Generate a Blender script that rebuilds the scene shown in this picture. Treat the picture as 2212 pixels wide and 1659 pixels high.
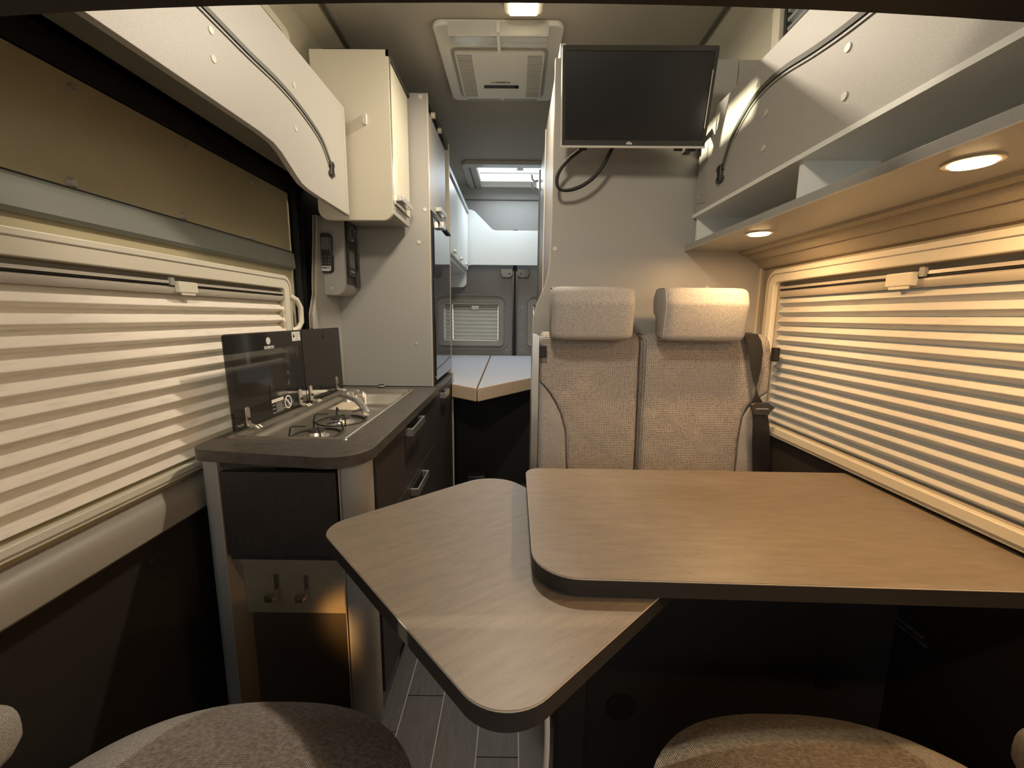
import bpy, bmesh, math, random
from mathutils import Vector, Matrix
random.seed(7)
PI = math.pi
for o in list(bpy.data.objects): bpy.data.objects.remove(o)
SC = bpy.context.scene
COL = SC.collection

# ------------------------------------------------------------------ camera
cam_d = bpy.data.cameras.new('camera'); cam = bpy.data.objects.new('camera', cam_d); COL.objects.link(cam)
cam_d.sensor_width = 36.0; cam_d.lens = 36.0*915/2212; cam_d.clip_start = 0.02; cam_d.clip_end = 200
_p = math.atan(146/915); _yw = 4/915; _th = 0.010
Rm = Matrix.Rotation(_yw, 3, 'Z') @ Matrix.Rotation(PI/2 - _p, 3, 'X') @ Matrix.Rotation(_th, 3, 'Z')
cam.matrix_world = Matrix.Translation((0, 0, 1.257)) @ Rm.to_4x4()
SC.camera = cam

# ------------------------------------------------------------------ world, sun, lamps, exposure
SC.view_settings.view_transform = 'Standard'; SC.view_settings.look = 'None'
SC.view_settings.gamma = 1.0; SC.view_settings.use_curve_mapping = False
SC.view_settings.exposure = 0.27
W = bpy.data.worlds.new('sky'); SC.world = W; W.use_nodes = True
nt = W.node_tree; nt.nodes.clear()
wo = nt.nodes.new('ShaderNodeOutputWorld'); bg = nt.nodes.new('ShaderNodeBackground')
tc = nt.nodes.new('ShaderNodeTexCoord'); sx = nt.nodes.new('ShaderNodeSeparateXYZ'); cr = nt.nodes.new('ShaderNodeValToRGB')
nt.links.new(tc.outputs['Generated'], sx.inputs[0]); nt.links.new(sx.outputs['Z'], cr.inputs[0])
cr.color_ramp.elements[0].position = 0.0; cr.color_ramp.elements[0].color = (0.55, 0.55, 0.48, 1)
cr.color_ramp.elements[1].position = 0.5; cr.color_ramp.elements[1].color = (0.75, 0.88, 1.0, 1)
nt.links.new(cr.outputs[0], bg.inputs[0]); bg.inputs[1].default_value = 2.2
nt.links.new(bg.outputs[0], wo.inputs[0])

def lamp(kind, name, loc, energy, color, rot=(0, 0, 0), **kw):
    d = bpy.data.lights.new(name, kind); d.energy = energy; d.color = color
    for k, v in kw.items(): setattr(d, k, v)
    o = bpy.data.objects.new(name, d); COL.objects.link(o); o.location = loc; o.rotation_euler = rot
    return o
def aim(d):      # rotation pointing a lamp's -Z along d
    return Vector(d).to_track_quat('-Z', 'Y').to_euler()
lamp('SUN', 'sun', (-5, 1, 4), 22.0, (1.0, 0.90, 0.62), aim((1, 0.04, -0.25)), angle=0.03)
WARM = (1.0, 0.60, 0.27); WW = (1.0, 0.86, 0.67); DAY = (0.78, 0.90, 1.0)
# daylight coming down through the rear roof hatch and in through the windscreen behind the camera
lamp('AREA', 'hatch_daylight', (-0.02, 3.60, 2.345), 5.2, DAY, aim((0, -0.1, -1)), shape='RECTANGLE', size=0.5, size_y=0.42)
lamp('AREA', 'windscreen_daylight', (0, -1.25, 1.45), 3.6, (1.0, 0.96, 0.88), aim((0, 1, -0.25)), shape='RECTANGLE', size=1.5, size_y=0.6)
# the cab's own ceiling lamp, behind the camera
lamp('AREA', 'cab_lamp_light', (-0.15, 0.25, 2.15), 7.5, WW, aim((-0.1, 1.0, -0.6)), shape='DISK', size=0.16)
# the ceiling lamp in view
lamp('AREA', 'ceiling_lamp_light', (0.02, 1.70, 2.318), 14.0, WW, aim((0, -0.1, -1)), shape='RECTANGLE', size=0.12, size_y=0.04)
SPOTS = [(0.660, 1.201), (0.665, 0.664), (0.665, 0.127)]  # the third is out of view, added only for its light
for x, y in SPOTS:
    lamp('AREA', 'spot_light_beam', (x, y, 1.472), 2.1, WARM, aim((0, 0, -1)), shape='DISK', size=0.05)
# bodiless warm spot added low down for the glow on the niche post
lamp('SPOT', 'niche_glow_spot', (-0.575, 1.01, 0.36), 1.0, (1.0, 0.52, 0.16), aim((0.12, 0.2, -0.04)), spot_size=1.5, spot_blend=1.0, shadow_soft_size=0.03)

# ------------------------------------------------------------------ materials
MATS = {}
def mat(name, col, rough=0.5, metal=0.0, noise=0.0, nscale=60, stretch=(1, 1, 1), bump=0.0, spec=0.5, coat=0.0, emit=None, estr=0.0):
    m = bpy.data.materials.new(name); m.use_nodes = True; t = m.node_tree; b = t.nodes['Principled BSDF']
    b.inputs['Base Color'].default_value = (*col, 1); b.inputs['Roughness'].default_value = rough
    b.inputs['Metallic'].default_value = metal; b.inputs['Specular IOR Level'].default_value = spec
    b.inputs['Coat Weight'].default_value = coat
    if emit: b.inputs['Emission Color'].default_value = (*emit, 1); b.inputs['Emission Strength'].default_value = estr
    if noise or bump:
        c = t.nodes.new('ShaderNodeTexCoord'); mp = t.nodes.new('ShaderNodeMapping'); mp.inputs['Scale'].default_value = stretch
        n = t.nodes.new('ShaderNodeTexNoise'); n.inputs['Scale'].default_value = nscale; n.inputs['Detail'].default_value = 5
        t.links.new(c.outputs['Object'], mp.inputs[0]); t.links.new(mp.outputs[0], n.inputs['Vector'])
        if noise:
            mx = t.nodes.new('ShaderNodeMix'); mx.data_type = 'RGBA'
            mr = t.nodes.new('ShaderNodeMapRange'); mr.inputs[1].default_value = 0.3; mr.inputs[2].default_value = 0.7
            t.links.new(n.outputs['Fac'], mr.inputs[0]); t.links.new(mr.outputs[0], mx.inputs[0])
            mx.inputs[6].default_value = (*[max(0, q*(1-noise)) for q in col], 1)
            mx.inputs[7].default_value = (*[min(1, q*(1+noise)) for q in col], 1)
            t.links.new(mx.outputs[2], b.inputs['Base Color'])
        if bump:
            bp = t.nodes.new('ShaderNodeBump'); bp.inputs['Strength'].default_value = bump; bp.inputs['Distance'].default_value = 0.002
            t.links.new(n.outputs['Fac'], bp.inputs['Height']); t.links.new(bp.outputs[0], b.inputs['Normal'])
    MATS[name] = m
    return m
M = {}
M['grey_lam'] = mat('grey_laminate', (0.40, 0.385, 0.355), 0.50, noise=0.13, nscale=520, bump=0.06)
M['panel_lam'] = mat('panel_laminate', (0.35, 0.34, 0.315), 0.40, noise=0.07, nscale=550, bump=0.05)
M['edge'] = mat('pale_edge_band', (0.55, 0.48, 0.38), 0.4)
M['cream'] = mat('cream_laminate', (0.66, 0.62, 0.50), 0.35)
M['white'] = mat('white_laminate', (0.82, 0.83, 0.80), 0.35)
M['felt'] = mat('headliner_felt', (0.36, 0.335, 0.29), 0.95, noise=0.08, nscale=300, bump=0.2, spec=0.1)
M['creamwall'] = mat('cream_wall_lining', (0.50, 0.47, 0.36), 0.6, noise=0.03, nscale=80)
M['doorlining'] = mat('sliding_door_lining', (0.42, 0.37, 0.235), 0.55, noise=0.03, nscale=200)
M['doorband'] = mat('grey_green_band', (0.19, 0.20, 0.175), 0.5)
M['sill'] = mat('sill_plastic', (0.33, 0.305, 0.26), 0.45)
M['frame'] = mat('window_frame_plastic', (0.72, 0.675, 0.56), 0.35)
M['dark'] = mat('dark_lining', (0.022, 0.018, 0.015), 0.8, noise=0.15, nscale=200)
M['darkwood'] = mat('dark_oak_front', (0.050, 0.042, 0.037), 0.45, noise=0.18, nscale=90, stretch=(1, 1, 0.2), bump=0.03)
M['black'] = mat('black_rubber', (0.012, 0.011, 0.010), 0.6)
M['blackgloss'] = mat('black_gloss', (0.015, 0.015, 0.017), 0.06, spec=0.8, coat=0.5)
M['screen'] = mat('screen_glass', (0.017, 0.017, 0.018), 0.28, spec=0.6)
M['bezel'] = mat('bezel_plastic', (0.045, 0.043, 0.040), 0.25)
M['chrome'] = mat('chrome', (0.82, 0.80, 0.76), 0.24, metal=0.85)
M['alu'] = mat('aluminium', (0.62, 0.60, 0.56), 0.35, metal=0.9)
M['steel'] = mat('brushed_steel', (0.62, 0.57, 0.49), 0.38, metal=1.0, noise=0.05, nscale=30, stretch=(20, 1, 1))
M['whitepl'] = mat('white_plastic', (0.60, 0.585, 0.53), 0.4)
M['greypl'] = mat('grey_plastic', (0.33, 0.33, 0.30), 0.5)
M['wallsoft'] = mat('soft_wall_trim', (0.40, 0.35, 0.27), 0.85, noise=0.06, nscale=250, bump=0.15, spec=0.2)
M['wallbeige'] = mat('beige_wall_felt', (0.42, 0.37, 0.29), 0.85, noise=0.05, nscale=250, bump=0.1, spec=0.2)
M['rearlining'] = mat('rear_door_lining', (0.27, 0.255, 0.235), 0.7, noise=0.04, nscale=200)
M['mattress'] = mat('mattress_cotton', (0.62, 0.62, 0.66), 0.9, noise=0.03, nscale=40, spec=0.1)
M['mattside'] = mat('mattress_side', (0.60, 0.46, 0.32), 0.9, noise=0.04, nscale=60, spec=0.1)
M['greyfab'] = mat('light_grey_fabric', (0.36, 0.345, 0.33), 0.95, noise=0.38, nscale=430, stretch=(1, 1.6, 1), bump=0.35, spec=0.1)
M['belt'] = mat('black_webbing', (0.018, 0.017, 0.018), 0.42, noise=0.2, nscale=400, stretch=(1, 1, 0.1))
M['lampglow'] = mat('lamp_glow', (1, 0.8, 0.5), 0.5, emit=(1.0, 0.66, 0.30), estr=14)
M['lampwhite'] = mat('lamp_lens', (1, 0.9, 0.7), 0.5, emit=(1.0, 0.80, 0.50), estr=6)
M['worktop'] = mat('worktop_laminate', (0.085, 0.074, 0.064), 0.38, noise=0.30, nscale=35, stretch=(1, 2, 1), bump=0.03)
M['cable'] = mat('white_cable', (0.7, 0.62, 0.55), 0.5)
M['grout'] = mat('floor_joint', (0.45, 0.40, 0.35), 0.8)
M['label'] = mat('print_white', (0.75, 0.73, 0.70), 0.5)
M['labelgrey'] = mat('print_grey', (0.30, 0.30, 0.30), 0.5)
M['lcd'] = mat('lcd_grey', (0.16, 0.17, 0.155), 0.3)
M['rod'] = mat('blind_rail', (0.42, 0.38, 0.32), 0.35)
M['slatdark'] = mat('remote_button_grey', (0.12, 0.11, 0.10), 0.6)  # plain dark grey of the remote's buttons
M['hookboard'] = mat('maple_board', (0.36, 0.29, 0.19), 0.5, noise=0.06, nscale=60)
M['nicheback'] = mat('niche_back', (0.10, 0.075, 0.05), 0.6)
M['strap'] = mat('strap_webbing', (0.10, 0.10, 0.085), 0.6, noise=0.1, nscale=300)
M['seamdark'] = mat('joint_strip_olive', (0.10, 0.095, 0.075), 0.6)
M['underolive'] = mat('underside_olive', (0.12, 0.115, 0.085), 0.6)
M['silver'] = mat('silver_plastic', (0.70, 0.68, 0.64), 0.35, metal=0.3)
M['cap'] = mat('screw_cap_plastic', (0.60, 0.57, 0.50), 0.4)

def oak(name, base, dark, ang, rough=0.42):
    m = bpy.data.materials.new(name); m.use_nodes = True; t = m.node_tree; b = t.nodes['Principled BSDF']
    c = t.nodes.new('ShaderNodeTexCoord'); mp = t.nodes.new('ShaderNodeMapping')
    mp0 = t.nodes.new('ShaderNodeMapping'); mp0.inputs['Rotation'].default_value = (0, 0, ang)
    mp.inputs['Scale'].default_value = (3.0, 16, 16)
    n1 = t.nodes.new('ShaderNodeTexNoise'); n1.inputs['Scale'].default_value = 5; n1.inputs['Detail'].default_value = 8; n1.inputs['Roughness'].default_value = 0.72
    n2 = t.nodes.new('ShaderNodeTexNoise'); n2.inputs['Scale'].default_value = 2.2; n2.inputs['Detail'].default_value = 3
    n3 = t.nodes.new('ShaderNodeTexNoise'); n3.inputs['Scale'].default_value = 17; n3.inputs['Detail'].default_value = 2
    mp2 = t.nodes.new('ShaderNodeMapping'); mp2.inputs['Scale'].default_value = (4, 14, 14)
    L = t.links.new
    L(c.outputs['Object'], mp0.inputs[0]); L(mp0.outputs[0], mp.inputs[0]); L(mp.outputs[0], n1.inputs['Vector'])
    L(mp0.outputs[0], n2.inputs['Vector']); L(mp0.outputs[0], mp2.inputs[0]); L(mp2.outputs[0], n3.inputs['Vector'])
    r = t.nodes.new('ShaderNodeValToRGB'); r.color_ramp.elements[0].position = 0.30; r.color_ramp.elements[1].position = 0.68
    r.color_ramp.elements[0].color = (*dark, 1); r.color_ramp.elements[1].color = (*base, 1)
    L(n1.outputs['Fac'], r.inputs[0])
    mx = t.nodes.new('ShaderNodeMix'); mx.data_type = 'RGBA'; mx.blend_type = 'MULTIPLY'; mx.inputs[0].default_value = 1
    r2 = t.nodes.new('ShaderNodeValToRGB'); r2.color_ramp.elements[0].position = 0.25; r2.color_ramp.elements[0].color = (0.80, 0.80, 0.80, 1); r2.color_ramp.elements[1].position = 0.7
    L(n2.outputs['Fac'], r2.inputs[0]); L(r.outputs[0], mx.inputs[6]); L(r2.outputs[0], mx.inputs[7])
    mx2 = t.nodes.new('ShaderNodeMix'); mx2.data_type = 'RGBA'; mx2.blend_type = 'MULTIPLY'; mx2.inputs[0].default_value = 1
    r3 = t.nodes.new('ShaderNodeValToRGB'); r3.color_ramp.elements[0].position = 0.26; r3.color_ramp.elements[0].color = (0.76, 0.72, 0.68, 1); r3.color_ramp.elements[1].position = 0.34
    L(n3.outputs['Fac'], r3.inputs[0]); L(mx.outputs[2], mx2.inputs[6]); L(r3.outputs[0], mx2.inputs[7])
    L(mx2.outputs[2], b.inputs['Base Color']); b.inputs['Roughness'].default_value = rough
    bp = t.nodes.new('ShaderNodeBump'); bp.inputs['Strength'].default_value = 0.08; bp.inputs['Distance'].default_value = 0.001
    L(n1.outputs['Fac'], bp.inputs['Height']); L(bp.outputs[0], b.inputs['Normal'])
    return m
M['table1'] = oak('table_oak', (0.285, 0.235, 0.180), (0.205, 0.167, 0.128), 0.0)
M['table2'] = oak('swivel_oak', (0.285, 0.235, 0.180), (0.205, 0.167, 0.128), math.radians(-35))
M['tabledge'] = mat('table_edge_band', (0.032, 0.027, 0.023), 0.5, noise=0.1, nscale=60, stretch=(.2, .2, 1))
M['plank'] = oak('plank_floor', (0.105, 0.090, 0.078), (0.055, 0.047, 0.042), PI/2, 0.5)

def woven(name, ax, pitch, c1, c2, bump=0.6, p0=0.30, p1=0.72):
    m = bpy.data.materials.new(name); m.use_nodes = True; t = m.node_tree; b = t.nodes['Principled BSDF']; L = t.links.new
    c = t.nodes.new('ShaderNodeTexCoord'); s = t.nodes.new('ShaderNodeSeparateXYZ'); L(c.outputs['Object'], s.inputs[0])
    def mth(op, a, v=None, bb=None):
        n = t.nodes.new('ShaderNodeMath'); n.operation = op; L(a, n.inputs[0])
        if bb is not None: L(bb, n.inputs[1])
        elif v is not None: n.inputs[1].default_value = v
        return n.outputs[0]
    a, z = s.outputs[ax[0]], s.outputs[ax[1]]
    k = 2*PI/pitch
    u = mth('SINE', mth('MULTIPLY', mth('ADD', a, bb=z), k*0.62)); v = mth('SINE', mth('MULTIPLY', mth('SUBTRACT', a, bb=z), k*0.62))
    w = mth('MULTIPLY', u, bb=v)
    n = t.nodes.new('ShaderNodeTexNoise'); n.inputs['Scale'].default_value = 160; L(c.outputs['Object'], n.inputs['Vector'])
    w2 = mth('ADD', w, bb=mth('MULTIPLY', mth('SUBTRACT', n.outputs['Fac'], 0.5), 1.6))
    r = t.nodes.new('ShaderNodeValToRGB'); r.color_ramp.elements[0].position = p0; r.color_ramp.elements[1].position = p1
    r.color_ramp.elements[0].color = (*c1, 1); r.color_ramp.elements[1].color = (*c2, 1)
    w3 = mth('ADD', mth('MULTIPLY', w2, 0.5), 0.5); L(w3, r.inputs[0]); L(r.outputs[0], b.inputs['Base Color'])
    b.inputs['Roughness'].default_value = 0.85; b.inputs['Specular IOR Level'].default_value = 0.25
    n5 = t.nodes.new('ShaderNodeTexNoise'); n5.inputs['Scale'].default_value = 9; n5.inputs['Detail'].default_value = 2; L(c.outputs['Object'], n5.inputs['Vector'])
    bp0 = t.nodes.new('ShaderNodeBump'); bp0.inputs['Strength'].default_value = 0.5; bp0.inputs['Distance'].default_value = 0.02; L(n5.outputs['Fac'], bp0.inputs['Height'])
    bp = t.nodes.new('ShaderNodeBump'); bp.inputs['Strength'].default_value = bump; bp.inputs['Distance'].default_value = 0.0015
    L(w2, bp.inputs['Height']); L(bp0.outputs[0], bp.inputs['Normal']); L(bp.outputs[0], b.inputs['Normal'])
    return m
M['woven'] = woven('woven_fabric', ('X', 'Z'), 0.0075, (0.14, 0.118, 0.104), (0.425, 0.385, 0.345), 0.5, 0.12, 0.48)
M['wovenseat'] = woven('woven_seat_fabric', ('X', 'Y'), 0.0034, (0.11, 0.090, 0.080), (0.52, 0.46, 0.41))

def glassy(name, col, alpha, rough=0.05):
    m = bpy.data.materials.new(name); m.use_nodes = True; t = m.node_tree; t.nodes.clear(); L = t.links.new
    o = t.nodes.new('ShaderNodeOutputMaterial'); mix = t.nodes.new('ShaderNodeMixShader'); tr = t.nodes.new('ShaderNodeBsdfTransparent')
    p = t.nodes.new('ShaderNodeBsdfPrincipled'); p.inputs['Base Color'].default_value = (*col, 1); p.inputs['Roughness'].default_value = rough
    mix.inputs[0].default_value = alpha; L(tr.outputs[0], mix.inputs[1]); L(p.outputs[0], mix.inputs[2]); L(mix.outputs[0], o.inputs[0])
    return m
M['lidglass'] = glassy('tinted_lid_glass', (0.02, 0.018, 0.016), 0.70)
M['lidprint'] = mat('lid_black_print', (0.020, 0.018, 0.016), 0.08)
M['pane'] = glassy('window_pane', (0.6, 0.7, 0.7), 0.15)
M['clear'] = glassy('clear_deflector', (0.55, 0.55, 0.50), 0.45)
def translucent(name, col, tcol, f, estr=0.0):
    m = bpy.data.materials.new(name); m.use_nodes = True; t = m.node_tree; t.nodes.clear(); L = t.links.new
    o = t.nodes.new('ShaderNodeOutputMaterial'); mix = t.nodes.new('ShaderNodeMixShader'); tr = t.nodes.new('ShaderNodeBsdfTranslucent')
    p = t.nodes.new('ShaderNodeBsdfDiffuse'); c = t.nodes.new('ShaderNodeTexCoord'); mp = t.nodes.new('ShaderNodeMapping')
    mp.inputs['Rotation'].default_value = (0.5, 0, 0); mp.inputs['Scale'].default_value = (1, 1, 9)
    n = t.nodes.new('ShaderNodeTexNoise'); n.inputs['Scale'].default_value = 14; n.inputs['Detail'].default_value = 6
    L(c.outputs['Object'], mp.inputs[0]); L(mp.outputs[0], n.inputs['Vector'])
    r = t.nodes.new('ShaderNodeValToRGB'); r.color_ramp.elements[0].position = 0.28; r.color_ramp.elements[1].position = 0.45
    r.color_ramp.elements[0].color = (*[q*0.84 for q in col], 1); r.color_ramp.elements[1].color = (*col, 1)
    L(n.outputs['Fac'], r.inputs[0]); L(r.outputs[0], p.inputs[0]); tr.inputs[0].default_value = (*tcol, 1)
    mix.inputs[0].default_value = f; L(p.outputs[0], mix.inputs[1]); L(tr.outputs[0], mix.inputs[2]); L(mix.outputs[0], o.inputs[0])
    return m
M['blindL'] = translucent('blind_fabric_left', (0.76, 0.69, 0.62), (0.7, 0.66, 0.55), 0.012)
M['blindR'] = translucent('blind_fabric_right', (0.62, 0.585, 0.52), (0.6, 0.66, 0.6), 0.05)
M['hatchpane'] = translucent('hatch_pane', (0.8, 0.85, 0.85), (0.9, 0.95, 1.0), 0.9)

# ------------------------------------------------------------------ mesh helpers
ORG = {}
class MB:
    def __init__(s): s.v = []; s.f = []
    def add(s, vs, fs):
        k = len(s.v); s.v += [tuple(q) for q in vs]; s.f += [tuple(i+k for i in f) for f in fs]; return s
    def box(s, x0, x1, y0, y1, z0, z1):
        if x0 > x1: x0, x1 = x1, x0
        if y0 > y1: y0, y1 = y1, y0
        if z0 > z1: z0, z1 = z1, z0
        return s.add([(x0,y0,z0),(x1,y0,z0),(x1,y1,z0),(x0,y1,z0),(x0,y0,z1),(x1,y0,z1),(x1,y1,z1),(x0,y1,z1)],
                     [(0,3,2,1),(4,5,6,7),(0,1,5,4),(1,2,6,5),(2,3,7,6),(3,0,4,7)])
    def prism(s, poly, mp, d0, d1):
        n = len(poly); vs = [mp(a, b, d0) for a, b in poly] + [mp(a, b, d1) for a, b in poly]
        fs = [tuple(range(n))[::-1], tuple(range(n, 2*n))] + [(i, (i+1) % n, n+(i+1) % n, n+i) for i in range(n)]
        return s.add(vs, fs)
    def ring(s, outer, inner, mp, d0, d1, di=None):
        n = len(outer); di = d1 if di is None else di
        vs = [mp(a,b,d0) for a,b in outer]+[mp(a,b,d1) for a,b in outer]+[mp(a,b,di) for a,b in inner]+[mp(a,b,d0) for a,b in inner]
        fs = []
        for i in range(n):
            j = (i+1) % n
            fs += [(i,j,n+j,n+i),(n+i,n+j,2*n+j,2*n+i),(2*n+i,2*n+j,3*n+j,3*n+i),(3*n+i,3*n+j,j,i)]
        return s.add(vs, fs)
    def cyl(s, c, ax, r, h, n=20, r2=None):
        ax = Vector(ax).normalized(); q = ax.to_track_quat('Z', 'Y'); c = Vector(c); r2 = r if r2 is None else r2
        vs = [c + q @ Vector((r*math.cos(2*PI*i/n), r*math.sin(2*PI*i/n), 0)) for i in range(n)]
        vs += [c + q @ Vector((r2*math.cos(2*PI*i/n), r2*math.sin(2*PI*i/n), h)) for i in range(n)]
        return s.add(vs, [tuple(range(n))[::-1], tuple(range(n, 2*n))] + [(i, (i+1) % n, n+(i+1) % n, n+i) for i in range(n)])
    def tube(s, pts, r, n=10, closed=False, flat=1.0):
        P = [Vector(p) for p in pts]; m = len(P); vs = []; up = None
        for i, p in enumerate(P):
            a = P[(i-1) % m] if (closed or i > 0) else p; b = P[(i+1) % m] if (closed or i < m-1) else p
            t = (b-a).normalized()
            if up is None:
                up = Vector((0, 0, 1)) if abs(t.z) < 0.9 else Vector((1, 0, 0))
            sd = t.cross(up).normalized(); up = sd.cross(t).normalized()
            vs += [p + sd*(r*math.cos(2*PI*k/n)) + up*(r*flat*math.sin(2*PI*k/n)) for k in range(n)]
        fs = []
        for i in range(m if closed else m-1):
            j = (i+1) % m
            fs += [(i*n+k, i*n+(k+1) % n, j*n+(k+1) % n, j*n+k) for k in range(n)]
        if not closed: fs += [tuple(range(n))[::-1], tuple(range((m-1)*n, m*n))]
        return s.add(vs, fs)
    def grid(s, fn, nu, nv):
        vs = [fn(i/nu, j/nv) for j in range(nv+1) for i in range(nu+1)]; w = nu+1
        return s.add(vs, [(j*w+i, j*w+i+1, (j+1)*w+i+1, (j+1)*w+i) for j in range(nv) for i in range(nu)])
    def build(s, name, m, parent=None, bev=0, smooth=False, seg=2, org=None, weld=False):
        if parent is not None: o0 = ORG[parent.name]
        elif org is not None: o0 = Vector(org)
        else:
            xs = [q[0] for q in s.v]; ys = [q[1] for q in s.v]; zs = [q[2] for q in s.v]
            o0 = Vector(((min(xs)+max(xs))/2, (min(ys)+max(ys))/2, min(zs)))
        me = bpy.data.meshes.new(name); me.from_pydata([Vector(q)-o0 for q in s.v], [], s.f); me.validate()
        bm = bmesh.new(); bm.from_mesh(me)
        if weld: bmesh.ops.remove_doubles(bm, verts=bm.verts, dist=1e-5)
        bmesh.ops.recalc_face_normals(bm, faces=bm.faces); bm.to_mesh(me); bm.free()
        me.materials.append(m)
        if smooth:
            for p in me.polygons: p.use_smooth = True
        o = bpy.data.objects.new(name, me); COL.objects.link(o)
        if parent is None: o.location = o0
        else: o.parent = parent
        if bev:
            b = o.modifiers.new('bevel', 'BEVEL'); b.width = bev; b.segments = seg; b.limit_method = 'ANGLE'; b.angle_limit = 0.6
            for p in me.polygons: p.use_smooth = True
            b.harden_normals = True
        elif smooth:
            try: me.set_sharp_from_angle(angle=0.7)
            except Exception: pass
        ORG[o.name] = o0
        return o
def mX(x0, s=1): return lambda a, b, d: (x0 + s*d, a, b)     # a = y, b = z
def mY(y0, s=-1): return lambda a, b, d: (a, y0 + s*d, b)    # a = x, b = z
def mZ(z0, s=1): return lambda a, b, d: (a, b, z0 + s*d)     # a = x, b = y
def rr(a0, a1, b0, b1, r, n=6):
    if not isinstance(r, (list, tuple)): r = [r]*4
    out = []
    for (cx, cy, q, t0) in ((a1, b1, r[0], 0), (a0, b1, r[1], 1), (a0, b0, r[2], 2), (a1, b0, r[3], 3)):
        q = max(q, 1e-4); sx = -1 if cx == a1 else 1; sy = -1 if cy == b1 else 1
        for k in range(n+1):
            t = (t0 + k/n)*PI/2
            out.append((cx + sx*q + q*math.cos(t), cy + sy*q + q*math.sin(t)))
    return out
def round_poly(pts, radii, n=8):
    out = []; m = len(pts)
    for i, p in enumerate(pts):
        r = radii[i] if isinstance(radii, (list, tuple)) else radii
        P = Vector(p); A = Vector(pts[i-1]); B = Vector(pts[(i+1) % m])
        if r <= 0: out.append(tuple(P)); continue
        u = (A-P).normalized(); v = (B-P).normalized(); half = u.angle(v)/2
        t = r/math.tan(half); t = min(t, (A-P).length*0.49, (B-P).length*0.49); r = t*math.tan(half)
        c = P + (u+v).normalized()*(r/math.sin(half)); s0 = P+u*t-c; s1 = P+v*t-c
        ang = s0.angle_signed(s1)
        for k in range(n+1):
            a = -ang*k/n; cs, sn = math.cos(a), math.sin(a)
            out.append((c.x + s0.x*cs - s0.y*sn, c.y + s0.x*sn + s0.y*cs))
    return out
def thing(name, label, cat, loc, group=None, kind=None):
    o = bpy.data.objects.new(name, None); o.empty_display_size = 0.05; COL.objects.link(o); o.location = loc
    if label: o['label'] = label
    if cat: o['category'] = cat
    if group: o['group'] = group
    if kind: o['kind'] = kind
    ORG[o.name] = Vector(loc)
    return o
def tag(o, label, cat, group=None):
    o['label'] = label; o['category'] = cat
    if group: o['group'] = group
    return o
def struct(o, label=None):
    o['kind'] = 'structure'
    if label: o['label'] = label
    return o
def text(body, size, mtx, m, parent, name='lettering', depth=0.0004, bold=0.0):
    cu = bpy.data.curves.new('t', 'FONT'); cu.body = body; cu.size = size; cu.extrude = depth; cu.offset = bold
    cu.align_x = 'CENTER'; cu.align_y = 'CENTER'
    to = bpy.data.objects.new('t', cu); COL.objects.link(to); bpy.context.view_layer.update()
    me = bpy.data.meshes.new_from_object(to.evaluated_get(bpy.context.evaluated_depsgraph_get()))
    bpy.data.objects.remove(to); me.transform(mtx); me.transform(Matrix.Translation(-ORG[parent.name]))
    me.materials.clear(); me.materials.append(m)
    o = bpy.data.objects.new(name, me); COL.objects.link(o); o.parent = parent; ORG[o.name] = ORG[parent.name]
    return o
def frameM(loc, x, y):
    x = Vector(x).normalized(); y = Vector(y).normalized(); z = x.cross(y)
    return Matrix(((x.x, y.x, z.x, loc[0]), (x.y, y.y, z.y, loc[1]), (x.z, y.z, z.z, loc[2]), (0, 0, 0, 1)))
def cut(o, x0, x1, y0, y1, z0, z1):
    c = MB().box(x0, x1, y0, y1, z0, z1).build('cutter', M['black'])
    b = o.modifiers.new('cut', 'BOOLEAN'); b.object = c; b.operation = 'DIFFERENCE'; b.solver = 'EXACT'
    bpy.context.view_layer.update()
    me = bpy.data.meshes.new_from_object(o.evaluated_get(bpy.context.evaluated_depsgraph_get()))
    o.modifiers.remove(b); o.data = me; bpy.data.objects.remove(c)
    return o
def caps(parent, pts, nrm, r=0.0065, m=None):
    for p in pts: MB().cyl(p, nrm, r, 0.0022, 16).build('screw_cap', m or M['cap'], parent, smooth=True)
def holed(a0, a1, b0, b1, holes, mp, d0, d1):
    """flat slab with rectangular holes"""
    A = sorted({a0, a1} | {h[0] for h in holes} | {h[1] for h in holes}); B = sorted({b0, b1} | {h[2] for h in holes} | {h[3] for h in holes})
    mb = MB()
    for i in range(len(A)-1):
        for j in range(len(B)-1):
            ca, cb = (A[i]+A[i+1])/2, (B[j]+B[j+1])/2
            if any(h[0] < ca < h[1] and h[2] < cb < h[3] for h in holes): continue
            mb.prism([(A[i], B[j]), (A[i+1], B[j]), (A[i+1], B[j+1]), (A[i], B[j+1])], mp, d0, d1)
    return mb

# ================================================================== SETTING
YN, YF = -1.35, 3.95
# floor: base with pale joints, planks laid along the van
fl = struct(MB().box(-0.95, 0.95, YN, YF, -0.03, 0.0).build('floor', M['grout']), 'dark wood plank floor with thin pale joints')
xs = [-0.469+0.1235*i for i in range(-4, 12)]
offs = {-1: 0.2}
for i in range(len(xs)-1):
    st = [1.105, 1.232, 1.55, 1.035, 1.30, 1.15, 1.42][(i-4) % 7]
    y = st - 3*0.62
    while y < YF:
        y0, y1 = max(y, 0.0), min(y+0.62, YF-0.02)
        if y1 - y0 > 0.03 and xs[i] > -1.0 and xs[i+1] < 0.95:
            MB().box(xs[i]+0.0018, xs[i+1]-0.0018, y0+0.0018, y1-0.0018, 0.0, 0.003).build('plank', M['plank'], fl)
        y += 0.62
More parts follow.
